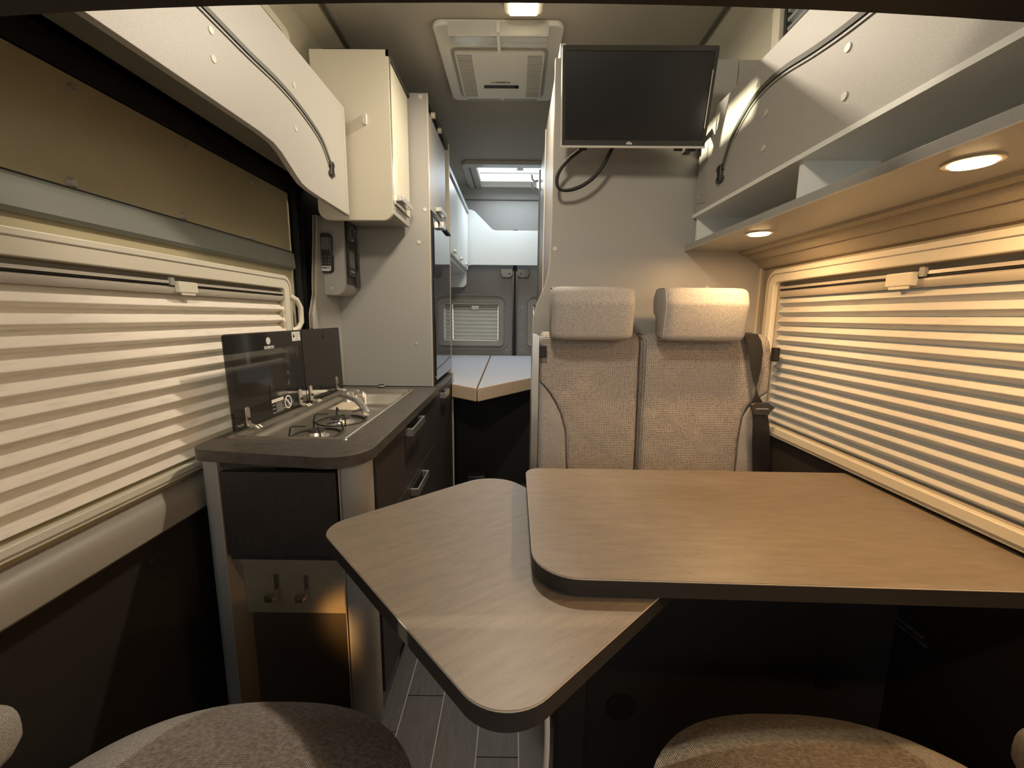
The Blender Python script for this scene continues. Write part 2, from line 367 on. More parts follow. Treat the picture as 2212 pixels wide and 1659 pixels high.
# ceiling with hole for hatch
ZC = 2.37
ce = struct(holed(-0.80, 0.80, YN, 3.97, [(-0.30, 0.30, 3.36, 3.86)], mZ(ZC), 0, 0.05).build('ceiling', M['felt']), 'dark grey felt headliner')
for s, xx in ((-1, -0.709), (1, 0.755)):
    st = MB().prism([(xx-0.008, ZC), (xx+0.008, ZC), (xx+0.006, ZC-0.008), (xx-0.006, ZC-0.008)], mY(YN, 1), 0.0, 3.6).build('trim_%d' % (1 if s < 0 else 2), M['seamdark'])
    struct(st, 'grey joint strip along the headliner edge')
# upper side walls (cream lining) with the high side windows
UL = [(-0.74, ZC), (-0.80, 2.33), (-0.835, 2.27)]
w = MB()
w.prism([(-0.72, ZC+.03), (-0.72, ZC), (-0.80, 2.33), (-0.845, 2.26), (-0.90, 2.26), (-0.90, ZC+.03)], mY(YN, 1), 0, YF-YN)
h = holed(YN, YF, 1.80, 2.26, [(1.12, 1.66, 2.13, 2.235)], lambda a, b, d: (-0.885+(b-1.44)*0.05-d, a, b), 0, 0.05)
w.add(h.v, h.f); wl = struct(w.build('wall_left_upper', M['creamwall']), 'cream lining of the high roof, left side')
w = MB()
w.prism([(0.765, ZC+.03), (0.765, ZC), (0.815, 2.33), (0.845, 2.26), (0.90, 2.26), (0.90, ZC+.03)], mY(YN, 1), 0, YF-YN)
h = holed(YN, YF, 1.42, 2.26, [(0.60, 1.50, 2.10, 2.23)], lambda a, b, d: (0.885-(b-1.42)*0.05+d, a, b), 0, 0.05)
w.add(h.v, h.f); wr = struct(w.build('wall_right_upper', M['creamwall']), 'cream lining of the high roof, right side')
def upper_window(n, s, a0, a1, b0, b1, lab):
    mp = (lambda a, b, d: (s*(0.872-(b-1.44)*0.05-d), a, b))
    t = thing('window_%d' % n, lab, None, (s*0.85, (a0+a1)/2, b0), kind='structure')
    MB().ring(rr(a0-.035, a1+.035, b0-.03, b1+.02, 0.03), rr(a0+.004, a1-.004, b0+.004, b1-.004, 0.02), mp, -0.012, 0.014).build('window_frame', M['frame'], t, smooth=True)
    MB().ring(rr(a0+.003, a1-.003, b0+.003, b1-.003, 0.02), rr(a0+.016, a1-.016, b0+.016, b1-.016, 0.015), mp, -0.03, 0.0).build('seal', M['black'], t)
    MB().prism(rr(a0+.01, a1-.01, b0+.01, b1-.01, 0.02), mp, -0.028, -0.024).build('pane', M['pane'], t)
    return t
upper_window(5, -1, 1.12, 1.66, 2.13, 2.235, 'small high window above the left bed locker')
w6 = upper_window(6, 1, 0.60, 1.50, 2.10, 2.23, 'small high window above the right bed locker')
mp6 = (lambda a, b, d: ((0.872-(b-1.44)*0.05-d), a, b))
for k in range(4):
    MB().prism([(0.62, 2.118+k*.026), (1.488, 2.118+k*.026), (1.488, 2.127+k*.026), (0.62, 2.127+k*.026)], mp6, -0.022, -0.004).build('bar', M['greypl'], w6)
# far wall and rear doors
struct(holed(-0.95, 0.95, 2.02, ZC+.03, [], mY(YF, 1), 0, 0.04).build('wall_back', M['rearlining']), 'grey lining above the rear doors')
st = MB().prism([(3.86, ZC), (3.95, ZC), (3.95, 2.27), (3.93, 2.27), (3.90, 2.31), (3.87, 2.345)], lambda a, b, d: (d, a, b), -0.8, 0.8).build('trim_3', M['rearlining'], smooth=True)
struct(st, 'rounded cove between headliner and rear wall')
def rear_door(n, s, a0, a1, lab):
    t = thing('door_%d' % n, lab, None, ((a0+a1)/2, YF, 0), kind='structure')
    wa0, wa1 = (a0+.30, a1-.10) if s < 0 else (a0+.10, a1-.30)
    wa0, wa1 = (-0.615, -0.105) if s < 0 else (0.125, 0.615)
    holed(a0, a1, 0.0, 2.03, [(wa0+.04, wa1-.04, 1.02, 1.37)], mY(YF-0.01, 1), 0, 0.05).build('door_panel', M['rearlining'], t)
    # raised pressed surround around the window
    MB().ring(rr(wa0-.03, wa1+.045, 0.945, 1.455, 0.10, 8), rr(wa0-.015, wa1+.03, 0.96, 1.44, 0.085, 8), mY(YF-0.01), 0, 0.012).build('pressed_edge', M['rearlining'], t, smooth=True)
    MB().ring(rr(wa0-.005, wa1+.005, 0.985, 1.405, 0.035), rr(wa0+.045, wa1-.045, 1.035, 1.365, 0.012), mY(YF-0.01), 0, 0.022, 0.014).build('window_frame', M['sill'], t, bev=0.003)
    for z in (0.95, 1.08, 1.34, 1.60):
        xx = (a1-.055) if s < 0 else (a0+.055)
        MB().cyl((xx, YF-.01, z), (0, -1, 0), 0.012, 0.004, 16).build('fastener', M['greypl'], t, smooth=True)
    return t, wa0, wa1
d3, wa0, wa1 = rear_door(3, -1, -0.85, -0.018, 'left rear door with a blinded window')
d4, wb0, wb1 = rear_door(4, 1, 0.018, 0.85, 'right rear door, mostly hidden by the bathroom wall')
MB().box(-0.018, 0.018, YF+.01, YF+.03, 0, 2.03).build('seal', M['black'], d3)
MB().box(-0.022, -0.010, YF-.03, YF+.01, 0, 1.66).build('lock_bar', M['bezel'], d3)
MB().box(0.010, 0.022, YF-.03, YF+.01, 0, 1.66).build('lock_bar', M['bezel'], d4)
for s, d in ((-1, d3), (1, d4)):
    MB().prism(rr(min(s*.02, s*.13), max(s*.02, s*.13), 1.60, 1.68, [0.005, 0.005, 0.035, 0.035] if 1 else 0), mY(YF-.01), 0, 0.03).build('latch_cover', M['bezel'], d, bev=0.004)
    MB().cyl((s*.05, YF-.045, 1.635), (0, -1, 0), 0.006, 0.004).build('screw', M['black'], d)
# walls behind / beside (close the van)
struct(MB().box(-0.97, 0.97, YN-.04, YN, 0, 1.3).box(-0.97, 0.97, YN-.04, YN, 1.95, ZC+.05).build('wall_front', M['dark']), 'dark cab front')
struct(MB().box(-0.99, -0.95, YN, 0.30, 0, 1.46).box(-0.99, -0.95, 1.86, YF, 0, 1.86).box(-0.99, -0.95, 0.3, 1.86, 1.43, 1.86).box(-0.99, -0.95, YN, 0.30, 1.46, 1.86).box(-0.99, -0.95, 0.3, 1.86, 0, 0.78).build('wall_left', M['dark']), 'dark inner side of the left van wall')
WR = 0.875
struct(holed(YN, 1.56, 0.0, 1.45, [(0.53, 1.44, 0.905, 1.375)], mX(WR), 0, 0.05).build('wall_right', M['wallbeige']), 'beige felt wall above the dark dado, right side')
struct(MB().box(WR, WR+.05, 1.56, YF, 0, 1.45).build('wall_right_rear', M['wallbeige']), 'right wall behind the bathroom')
st = MB().prism([(YN, 0), (1.53, 0), (1.53, 0.868), (YN, 0.868)], mX(WR-.008), 0, 0.008).build('baseboard_right', M['dark'])
struct(st, 'dark lining below the right window')
# soft padded wall trim under the right shelf
prof = [(0.885, 1.487), (0.775, 1.487), (0.778, 1.480), (0.792, 1.474), (0.798, 1.480), (0.804, 1.474), (0.812, 1.463), (0.826, 1.455), (0.832, 1.458), (0.842, 1.448), (0.850, 1.434), (0.860, 1.428), (0.866, 1.432), (0.876, 1.424), (0.885, 1.424)]
st = MB().prism(prof, mY(YN, 1), 0, 1.53-YN).build('trim_4', M['wallsoft'], smooth=True); struct(st, 'ridged soft beige padding under the right shelf')

# ------------------------------------------------------------------ sliding door (left)
XD = -0.925
sd = thing('door_1', 'sliding side door with olive upper lining and wide window', None, (-0.93, 1.05, 0), kind='structure')
holed(0.30, 1.81, 0.70, 1.74, [(0.50, 1.70, 0.84, 1.355)], mX(XD, -1), 0, 0.03).build('door_lining', M['doorlining'], sd)
MB().prism([(1.436, 0), (1.502, 0), (1.508, 0.006), (1.500, 0.014), (1.445, 0.018), (1.436, 0.010)], lambda a, b, d: (XD+b, d, a), 0.30, 1.80).build('grey_band', M['doorband'], sd, smooth=True)
MB().box(XD, XD+.002, 0.30, 1.81, 1.509, 1.513).build('joint', M['black'], sd)
for y in (0.929, 1.230, 1.536): MB().cyl((XD, y, 1.522), (1, 0, 0), 0.011, 0.010, 18, 0.007).build('fastener', M['sill'], sd, smooth=True)
for y in (0.959, 1.271, 1.572): MB().cyl((XD, y, 1.716), (1, 0, 0), 0.009, 0.005, 18, 0.006).build('fastener', M['greypl'], sd, smooth=True)
MB().prism([(0.708, 0), (0.795, 0), (0.790, 0.020), (0.776, 0.036), (0.755, 0.044), (0.715, 0.048), (0.708, 0.042)], lambda a, b, d: (XD+b, d, a), 0.25, 1.75).build('sill_trim', M['sill'], sd, smooth=True)
MB().box(XD-.01, XD+.012, 0.25, 1.79, 0.02, 0.715).build('lower_lining', M['dark'], sd)
MB().cyl((XD+.012, 0.98, 0.640), (1, 0, 0), 0.008, 0.004).build('fastener', M['bezel'], sd, smooth=True)
MB().tube([(XD-.02, 0.3, 1.752), (XD-.02, 1.80, 1.752)], 0.014).build('seal', M['black'], sd, smooth=True)
# black door surround
st = MB().box(-0.955, -0.78, 0.2, 2.0, 1.80, 1.82).box(-0.955, -0.915, 0.2, 1.81, 1.744, 1.80).box(-0.955, -0.93, 1.81, 2.12, 0, 1.80).build('trim_5', M['black']); struct(st, 'black door opening surround')
st = MB().box(-0.925, -0.905, 1.83, 1.845, 0.9, 1.77).box(-0.93, -0.91, 1.89, 1.90, 0.9, 1.77).build('trim_6', M['black']); struct(st, 'black ribs of the door pillar')

def van_window(n, s, xw, a0, a1, b0, b1, ia0, ia1, ib0, ib1, lab, side):
    """rounded inner frame; s = direction into the room"""
    t = thing('window_%d' % n, lab, None, (xw, (a0+a1)/2, b0), kind='structure')
    mp = mX(xw, s)
    MB().ring(rr(a0, a1, b0, b1, 0.045, 8), rr(ia0, ia1, ib0, ib1, 0.02, 8), mp, 0, 0.022, 0.018).build('window_frame', M['frame'], t, bev=0.004, seg=3)
    MB().ring(rr(a0+.012, a1-.012, b0+.009, b1-.014, 0.036, 8), rr(a0+.014, a1-.014, b0+.011, b1-.016, 0.034, 8), mp, 0.0, 0.0232).build('bead', M['sill'], t)
    MB().prism(rr(ia0-.01, ia1+.01, ib0-.01, ib1+.01, 0.02), mp, -0.046, -0.042).build('pane', M['pane'], t)
    return t
van_window(1, 1, XD, 0.455, 1.745, 0.812, 1.408, 0.50, 1.705, 0.838, 1.356, 'wide window of the sliding door', 'left')
van_window(2, -1, WR, 0.47, 1.478, 0.874, 1.417, 0.52, 1.442, 0.905, 1.376, 'wide window beside the dining table', 'right')
g = MB().tube([(XD+.018, 1.735, 1.330), (XD+.030, 1.765, 1.315), (XD+.034, 1.785, 1.285), (XD+.034, 1.785, 1.225), (XD+.030, 1.765, 1.200), (XD+.018, 1.738, 1.190)], 0.011, 10).build('grab_handle', M['frame'], None, smooth=True)
tag(g, 'small cream grab handle on the sliding door window frame', 'handle')

def blind(nm, s, x0, a0, a1, b0, b1, pitch, amp, fab, lab, hy, cat='blind', axis='X', hw=0.034, fr=0.52):
    mp = mX(x0, s) if axis == 'X' else mY(x0, s)
    base = mp((a0+a1)/2, b0, 0)
    t = thing(nm, lab, cat, base)
    zt = b1-0.050
    n = int(round((zt-b0)/pitch)); pitch = (zt-b0)/n
    mb = MB(); pts = []
    for k in range(n):
        z = zt-k*pitch
        pts += [(z, 0.0), (z-pitch*fr, amp), (z-pitch*(fr+.05), amp)]
    pts.append((b0, 0.0)); pts[0] = (zt+.006, 0.0)
    vs = [mp(a0+.004, z, d) for z, d in pts] + [mp(a1-.004, z, d) for z, d in pts]; m = len(pts)
    mb.add(vs, [(i, i+1, m+i+1, m+i) for i in range(m-1)])
    mb.build('pleated_fabric', fab, t)
    MB().prism([(zt+.002, 0), (zt+.026, 0), (zt+.026, amp*.6), (zt+.020, amp+.002), (zt+.010, amp+.004), (zt+.002, amp)], lambda a, b, d: mp(d, a, b), a0+.003, a1-.003).build('pull_rail', M['rod'], t, smooth=True)
    MB().prism([(zt+.0245, 0), (zt+.0285, 0), (zt+.0285, amp+.001), (zt+.0245, amp+.001)], lambda a, b, d: mp(d, a, b), a0+.003, a1-.003).build('rail_slot', M['black'], t)
    MB().prism([(zt+.0285, 0), (zt+.036, 0), (zt+.036, amp+.003), (zt+.0285, amp+.004)], lambda a, b, d: mp(d, a, b), a0+.003, a1-.003).build('upper_rail', M['rod'], t)
    MB().prism([(zt+.036, -0.01), (b1, -0.01), (b1, 0.004), (zt+.036, 0.0)], lambda a, b, d: mp(d, a, b), a0+.001, a1-.001).build('cassette', M['greypl'], t)
    MB().prism(rr(hy-hw, hy+hw, zt+.006, zt+.036, 0.004), mp, amp, amp+.016).build('pull_handle', M['frame'], t, bev=0.003)
    MB().prism(rr(hy-hw*.72, hy+hw*.72, zt+.000, zt+.007, 0.002), mp, amp+.009, amp+.014).build('finger_grip', M['frame'], t)
    q = hy-hw-.012 if s > 0 else hy-hw-.012
    MB().prism(rr(q-.006, q+.006, zt+.024, zt+.044, 0.002), mp, amp, amp+.008).build('catch', M['greypl'], t)
    return t
blind('pleated_blind', 1, XD-.022, 0.50, 1.705, 0.838, 1.356, 0.042, 0.030, M['blindL'], 'wide pleated blind pulled down in the sliding door window', 1.195, fr=0.66)
blind('pleated_blind', -1, WR+.022, 0.52, 1.442, 0.905, 1.376, 0.0300, 0.018, M['blindR'], 'wide pleated blind beside the dining table', 0.985)
blind('pleated_blind', -1, YF+.012, wa0+.045, wa1-.045, 1.035, 1.365, 0.033, 0.018, M['blindR'], 'small pleated blind in the left rear door', -0.36, axis='Y')
blind('pleated_blind', -1, YF+.012, wb0+.045, wb1-.045, 1.035, 1.365, 0.033, 0.018, M['blindR'], 'partly hidden pleated blind in the right rear door', 0.37, axis='Y')

# ------------------------------------------------------------------ cab overhead beam across the top of the picture
pts = []
N = 24
for i in range(N+1):
    x = -1.0+2.0*i/N; pts.append((x, 1.613-0.020*(abs(x)/0.64)**2.2 if abs(x) < .8 else 1.613-0.020*(.8/.64)**2.2))
pts = [(x, z) for x, z in pts if abs(x) < 0.86]; pts = [(-0.862, 1.76), (-0.862, pts[0][1])] + pts + [(0.862, pts[-1][1]), (0.862, 1.76)]
st = MB().prism([(x, z) for x, z in pts if abs(x) < 0.865], mY(0.55), 0, 0.05)
st = st.build('trim_7', M['dark']); struct(st, 'dark curved edge of the cab overhead shelf at the top')
st = MB().box(-0.862, 0.862, -0.75, 0.50, 1.72, 1.76).build('trim_8', M['dark']); struct(st, 'dark cab overhead shelf board behind its edge')

# ================================================================== LARGE FURNITURE
# left bed locker side
lb = thing('left_bed_box', 'speckled grey bed side panel on the left with a curved lower end', 'bed locker', (-0.78, 1.1, 1.65))
low = [(1.760, 1.648), (1.512, 1.650), (1.44, 1.652), (1.395, 1.658), (1.360, 1.672), (1.320, 1.692), (1.285, 1.709), (1.245, 1.720), (1.18, 1.723), (0.56, 1.707)]
poly = [(1.775, 2.043)] + [(1.775, 1.648)] + low[1:] + [(0.56, 2.043)]
MB().prism(poly, mX(-0.682), 0, 0.018).build('side_panel', M['grey_lam'], lb, bev=0.0015)
MB().box(-0.800, -0.683, 0.60, 1.70, 1.750, 1.765).build('underside', M['underolive'], lb)
MB().box(-0.845, -0.683, 0.60, 1.775, 1.99, 2.005).build('deck', M['cream'], lb)
MB().box(-0.6655, -0.6625, 1.752, 1.758, 1.652, 2.040).build('joint_line', M['edge'], lb)
caps(lb, [(-0.6645, 1.022, 1.862), (-0.6645, 1.022, 1.806), (-0.6645, 1.381, 1.931), (-0.6645, 1.375, 1.808)], (1, 0, 0), 0.0075)
# right bed locker with open niche below
rb = thing('right_bed_box', 'speckled grey bed side panel on the right above the open niche', 'bed locker', (0.75, 0.9, 1.5))
MB().prism([(0.562, 1.606), (1.52, 1.606), (1.52, 1.83), (1.428, 1.900), (0.562, 1.900)], mX(0.612), 0, 0.018).build('side_panel', M['grey_lam'], rb, bev=0.0015)
MB().box(0.63, 0.845, 0.562, 1.52, 1.86, 1.875).build('deck', M['cream'], rb)
caps(rb, [(0.6118, 0.875, 1.754), (0.6118, 0.869, 1.669), (0.6118, 1.133, 1.756), (0.6118, 1.130, 1.674), (0.6118, 1.19, 1.85)], (-1, 0, 0), 0.0075)
MB().prism([(1.44, 1.625), (1.515, 1.640), (1.515, 1.80), (1.46, 1.84)], mX(0.6115), -0.0018, 0.0).build('bracket_plate', M['panel_lam'], rb)
for y, z in ((1.50, 1.655), (1.50, 1.755)): MB().cyl((0.6105, y, z), (-1, 0, 0), 0.003, 0.002).build('screw', M['chrome'], rb)
ns = thing('wall_shelf', 'long white open niche shelf above the right window', 'shelf', (0.70, 0.9, 1.487))
MB().box(0.607, 0.80, 0.562, 1.53, 1.595, 1.606).build('top_board', M['white'], ns)
MB().box(0.785, 0.795, 0.562, 1.53, 1.505, 1.595).build('back_board', M['whitepl'], ns)
for y in (0.985, 1.515): MB().box(0.618, 0.785, y-.006, y+.006, 1.5, 1.595).build('divider', M['white'], ns)
MB().box(0.588, 0.80, 0.44, 1.53, 1.487, 1.507).build('bottom_board', M['panel_lam'], ns, bev=0.001)
MB().box(0.5875, 0.59, 0.44, 1.53, 1.4865, 1.4885).build('edge_strip', M['edge'], ns)
for k, (x, y) in enumerate(SPOTS):
    t = thing('recessed_spotlight', ['round warm spotlight under the right shelf, nearest the bench wall', 'round warm spotlight under the right shelf, the larger one above the table window', 'unseen round warm spotlight added for light, out of view beside the camera'][k], 'light', (x, y, 1.48), group='spotlights under the shelf')
    MB().ring(rr(x-.034, x+.034, y-.034, y+.034, 0.034, 8), rr(x-.028, x+.028, y-.028, y+.028, 0.028, 8), mZ(1.487, -1), 0, 0.003).build('bezel_ring', M['edge'], t, smooth=True)
    MB().cyl((x, y, 1.487), (0, 0, -1), 0.028, 0.006, 32, 0.024).build('lens', M['lampglow'], t)

# straps on both bed panels
def strap(xp, s, pts, lab, clip):
    t = thing('webbing_strap', lab, 'strap', (xp, pts[0][0], 1.8))
    P = [Vector((y, z)) for y, z in pts]; Q = []
    for i in range(len(P)-1):                       # Catmull-Rom
        a, b, c, d = P[max(i-1, 0)], P[i], P[i+1], P[min(i+2, len(P)-1)]
        for k in range(8):
            u = k/8; Q.append(0.5*((2*b)+(c-a)*u+(2*a-5*b+4*c-d)*u*u+(3*b-a-3*c+d)*u**3))
    Q.append(P[-1]); m = len(Q)
    for (o0, o1, h, mm, nm) in ((0.0, 0.011, 0.006, M['strap'], 'strap'), (0.0135, 0.018, 0.003, M['greypl'], 'piping')):
        vs = []
        for i, q in enumerate(Q):
            tg = (Q[min(i+1, m-1)]-Q[max(i-1, 0)]).normalized(); n = Vector((-tg.y, tg.x))
            if n.y > 0: n = -n
            for oo, hh in ((o0, 0), (o0, h), (o1, h), (o1, 0)):
                p = q+n*oo; vs.append((xp+s*(hh+.0005), p.x, p.y))
        fs = [(4*i+k, 4*i+(k+1) % 4, 4*i+4+(k+1) % 4, 4*i+4+k) for i in range(m-1) for k in range(4)]
        fs += [(0, 1, 2, 3), tuple(4*(m-1)+k for k in (3, 2, 1, 0))]
        MB().add(vs, fs).build(nm, mm, t)
    y, z = clip
    MB().prism(rr(y-.011, y+.011, z-.030, z+.022, 0.010), mX(xp, s), 0, 0.010).build('end_clip', M['bezel'], t, bev=0.003)
    MB().prism(rr(y-.003, y+.004, z-.024, z+.018, 0.002), mX(xp+s*.010, s), 0, 0.002).build('slot', M['black'], t)
    for zz in (z-.02, z+.012): MB().cyl((xp, y-.012, zz), (s, 0, 0), 0.008, 0.008).cyl((xp, y+.012, zz), (s, 0, 0), 0.008, 0.008).build('clip_ear', M['bezel'], t, smooth=True)
strap(-0.664, 1, [(0.40, 1.91), (0.80, 1.905), (1.007, 1.900), (1.147, 1.897), (1.291, 1.898), (1.418, 1.884), (1.54, 1.852), (1.60, 1.805), (1.612, 1.785)], 'dark webbing strap curving over the left bed panel', (1.614, 1.775))
strap(0.612, -1, [(0.40, 1.79), (0.70, 1.792), (0.856, 1.797), (0.96, 1.808), (1.069, 1.826), (1.15, 1.828), (1.218, 1.813), (1.295, 1.768), (1.335, 1.715), (1.345, 1.70)], 'dark webbing strap curving over the right bed panel', (1.348, 1.686))

# white overhead cabinet (left)
oc = thing('overhead_cabinet', 'cream-white end of the overhead kitchen cabinet, with a chrome-handled side door', 'cabinet', (-0.65, 1.96, 1.637))
MB().prism(rr(-0.800, -0.495, 1.637, 2.262, [0.004, 0.004, 0.045, 0.045], 8), mY(1.80, 1), 0, 0.018).build('end_panel', M['cream'], oc, bev=0.0015)
MB().prism(rr(-0.498, -0.4935, 1.68, 2.25, 0.0015), mY(1.801, 1), 0, 0.016).build('edge_strip', M['alu'], oc)
MB().box(-0.79, -0.512, 1.818, 2.10, 1.672, 2.24).build('body', M['panel_lam'], oc)
MB().box(-0.512, -0.498, 1.822, 2.100, 1.712, 2.235).build('door', M['cream'], oc, bev=0.002)
MB().box(-0.514, -0.502, 1.822, 2.100, 1.668, 1.706).build('lower_rail', M['panel_lam'], oc, bev=0.002)
MB().box(-0.506, -0.490, 1.80, 2.115, 2.238, 2.262).build('crown_rail', M['bezel'], oc)
MB().prism(rr(-0.602, -0.586, 1.992, 2.034, 0.008), mY(1.80), 0, 0.012).build('cable_clip', M['whitepl'], oc, bev=0.003)
def bar_handle(parent, x, y0, y1, z, w=0.016, out=0.030, s=1):
    h = MB().box(x+s*(out-.006), x+s*out, y0, y1, z-w/2, z+w/2).build('handle', M['chrome'], parent, bev=0.002)
    MB().box(x, x+s*(out-.002), y0, y0+.012, z-w/2+.001, z+w/2-.001).build('handle_foot', M['chrome'], h, bev=0.001)
    MB().box(x, x+s*(out-.002), y1-.012, y1, z-w/2+.001, z+w/2-.001).build('handle_foot', M['chrome'], h, bev=0.001)
    MB().box(x, x+s*.003, y0+.014, y1-.014, z-w/2, z+w/2).build('recess', M['black'], h)
    return h
bar_handle(oc, -0.498, 1.855, 2.02, 1.738, 0.022)
vb = MB().box(-0.775, -0.66, 1.86, 2.02, 2.262, 2.300).build('storage_tray', M['bezel'], None, bev=0.006); tag(vb, 'dark flat box on top of the overhead cabinet', 'box')

# fridge / tall cabinet
tcab = thing('tall_cabinet', 'tall grey cabinet housing the black fridge behind the kitchen', 'cabinet', (-0.65, 2.4, 0.9))
MB().box(-0.90, -0.4105, 2.12, 2.136, 0.902, 2.262).build('side_panel', M['panel_lam'], tcab, bev=0.001)
MB().box(-0.4135, -0.409, 2.1185, 2.136, 0.902, 2.262).build('edge_strip', M['edge'], tcab)
caps(tcab, [(-0.442, 2.12, 2.246), (-0.432, 2.12, 1.755), (-0.464, 2.12, 1.606)], (0, -1, 0), 0.009)
caps(tcab, [(-0.488, 2.12, 1.119)], (0, -1, 0), 0.005)
MB().box(-0.90, -0.43, 2.136, 2.70, 0.902, 2.24).build('carcass', M['panel_lam'], tcab)
dr = MB().box(-0.43, -0.412, 2.150, 2.62, 1.765, 2.20).build('door', M['grey_lam'], tcab, bev=0.003)
bar_handle(tcab, -0.412, 2.30, 2.46, 1.80, 0.022)
MB().box(-0.43, -0.404, 2.136, 2.70, 2.225, 2.262).build('crown_rail', M['bezel'], tcab)
MB().box(-0.90, -0.400, 2.69, 2.708, 0.902, 2.262).build('end_panel', M['edge'], tcab, bev=0.001)
for y, z in ((2.22, 2.21), (2.40, 2.215)): MB().cyl((-0.412, y, z), (1, 0, 0), 0.014, 0.018, 14).build('bumper_knob', M['edge'], tcab, smooth=True)
fr = thing('fridge', 'tall black glossy fridge door in the grey cabinet column', 'fridge', (-0.42, 2.4, 0.905))
MB().box(-0.430, -0.404, 2.138, 2.160, 0.915, 1.74).build('frame', M['black'], fr)
MB().box(-0.430, -0.398, 2.166, 2.66, 0.925, 1.735).build('door', M['blackgloss'], fr, bev=0.003)
MB().box(-0.430, -0.392, 2.166, 2.66, 1.733, 1.748).build('top_rail', M['bezel'], fr)
MB().box(-0.398, -0.372, 2.30, 2.36, 1.705, 1.740).build('latch', M['chrome'], fr, bev=0.004)
MB().box(-0.398, -0.384, 2.36, 2.62, 1.722, 1.736).build('grip', M['black'], fr, bev=0.003)
MB().cyl((-0.400, 2.152, 0.945), (1, 0, 0), 0.004, 0.003).build('screw', M['chrome'], fr)
# side board with wavy edge left of the tall panel and the control box
sb = thing('side_board', 'grey wavy-edged board between the black pillar and the kitchen wall', 'panel', (-0.87, 2.0, 0.9))
wav = [(1.82, 0.905), (1.82, 1.20), (1.822, 1.26), (1.845, 1.31), (1.862, 1.345), (1.866, 1.40), (1.90, 1.60), (1.91, 1.68), (2.12, 1.68), (2.12, 0.905)]
MB().prism(wav, mX(-0.858, -1), 0, 0.016).build('board', M['grey_lam'], sb, bev=0.002)
MB().prism(wav[:8]+[(y+.004, z) for y, z in wav[:8]][::-1], mX(-0.8575, -1), -0.001, 0.018).build('edge_strip', M['edge'], sb)
cb = thing('control_box', 'grey rounded control box under the overhead cabinet', 'control panel', (-0.80, 2.02, 1.34))
MB().prism(rr(-0.870, -0.765, 1.345, 1.69, [0.004, 0.004, 0.004, 0.045], 8), mY(1.955, 1), 0, 0.160).build('housing', M['grey_lam'], cb, bev=0.003)
MB().box(-0.7655, -0.762, 1.975, 2.115, 1.395, 1.68).build('fascia', M['darkwood'], cb)
caps(cb, [(-0.825, 1.955, 1.375)], (0, -1, 0), 0.006)
for (a, b, c, d, nm) in ((1.985, 2.085, 1.585, 1.672, 'heating_panel'), (1.985, 2.055, 1.43, 1.555, 'display_panel')):
    q = MB().prism(rr(a, b, c, d, 0.006), mX(-0.762), 0, 0.009).build(nm, M['bezel'], cb, bev=0.002)
    if nm == 'display_panel':
        MB().prism(rr(a+.008, b-.008, c+.042, d-.012, 0.002), mX(-0.753), 0, 0.001).build('screen', M['lcd'], q)
        for yy, wv in ((a+.016, .002), (a+.035, .006), (a+.054, .002)): MB().prism(rr(yy-wv, yy+wv, c+.020, c+.026, .001), mX(-0.753), 0, 0.001).build('button', M['label'], q)
    else:
        MB().ring(rr(a+.022, b-.022, c+.018, d-.014, 0.026, 8), rr(a+.026, b-.026, c+.022, d-.018, 0.022, 8), mX(-0.753), 0, 0.001).build('dial', M['labelgrey'], q)
        MB().prism(rr(a+.035, a+.062, c+.008, c+.013, 0.001), mX(-0.753), 0, 0.001).build('legend', M['label'], q)
        MB().prism(rr(b-.014, b-.009, d-.030, d-.024, 0.001), mX(-0.753), 0, 0.001).build('lamp', M['label'], q)
for y, a, b in ((2.075, 1.385, 1.46), (2.098, 1.385, 1.475), (2.100, 1.48, 1.545)):
    MB().prism(rr(y-.011, y+.010, a, b, 0.004), mX(-0.762), 0, 0.011).build('switch', M['bezel'], cb, bev=0.002)
rc = thing('remote_control', 'black air conditioner remote in a wall holder with a white lower badge', 'remote control', (-0.84, 1.95, 1.43))
RM = frameM((-0.838, 1.953, 1.53), (1, 0, -0.03), (0.03, 0, 1))
def rmp(a, b, d):
    v = RM @ Vector((a, b, d)); return (v.x, v.y, v.z)
MB().prism(rr(-0.026, 0.026, -0.080, 0.082, 0.016), rmp, 0.0, 0.020).build('body', M['bezel'], rc, bev=0.004)
MB().prism(rr(-0.018, 0.016, 0.010, 0.062, 0.003), rmp, 0.020, 0.0215).build('screen', M['lcd'], rc)
for i in range(3):
    for j in range(3):
        MB().cyl(rmp(-0.014+0.014*i, -0.048+0.014*j, 0.020), (0, -1, 0), 0.0045, 0.0012, 12).build('button', M['slatdark'], rc)
MB().prism(rr(-0.029, 0.029, -0.088, -0.012, [0.004, 0.004, 0.014, 0.014]), rmp, -0.002, 0.017).build('holder', M['black'], rc, bev=0.003)
MB().prism(rr(-0.024, 0.023, -0.082, -0.060, [0.003, 0.003, 0.010, 0.010]), rmp, 0.0195, 0.0215).build('badge', M['label'], rc)
text('DOMETIC', 0.0095, RM @ Matrix.Translation((0, -0.069, 0.0218)), M['black'], rc, bold=0.0003)
MB().prism(rr(0.0195, 0.0215, 0.0, 0.06, 0.001), rmp, 0.020, 0.0215).build('glint_strip', M['alu'], rc)

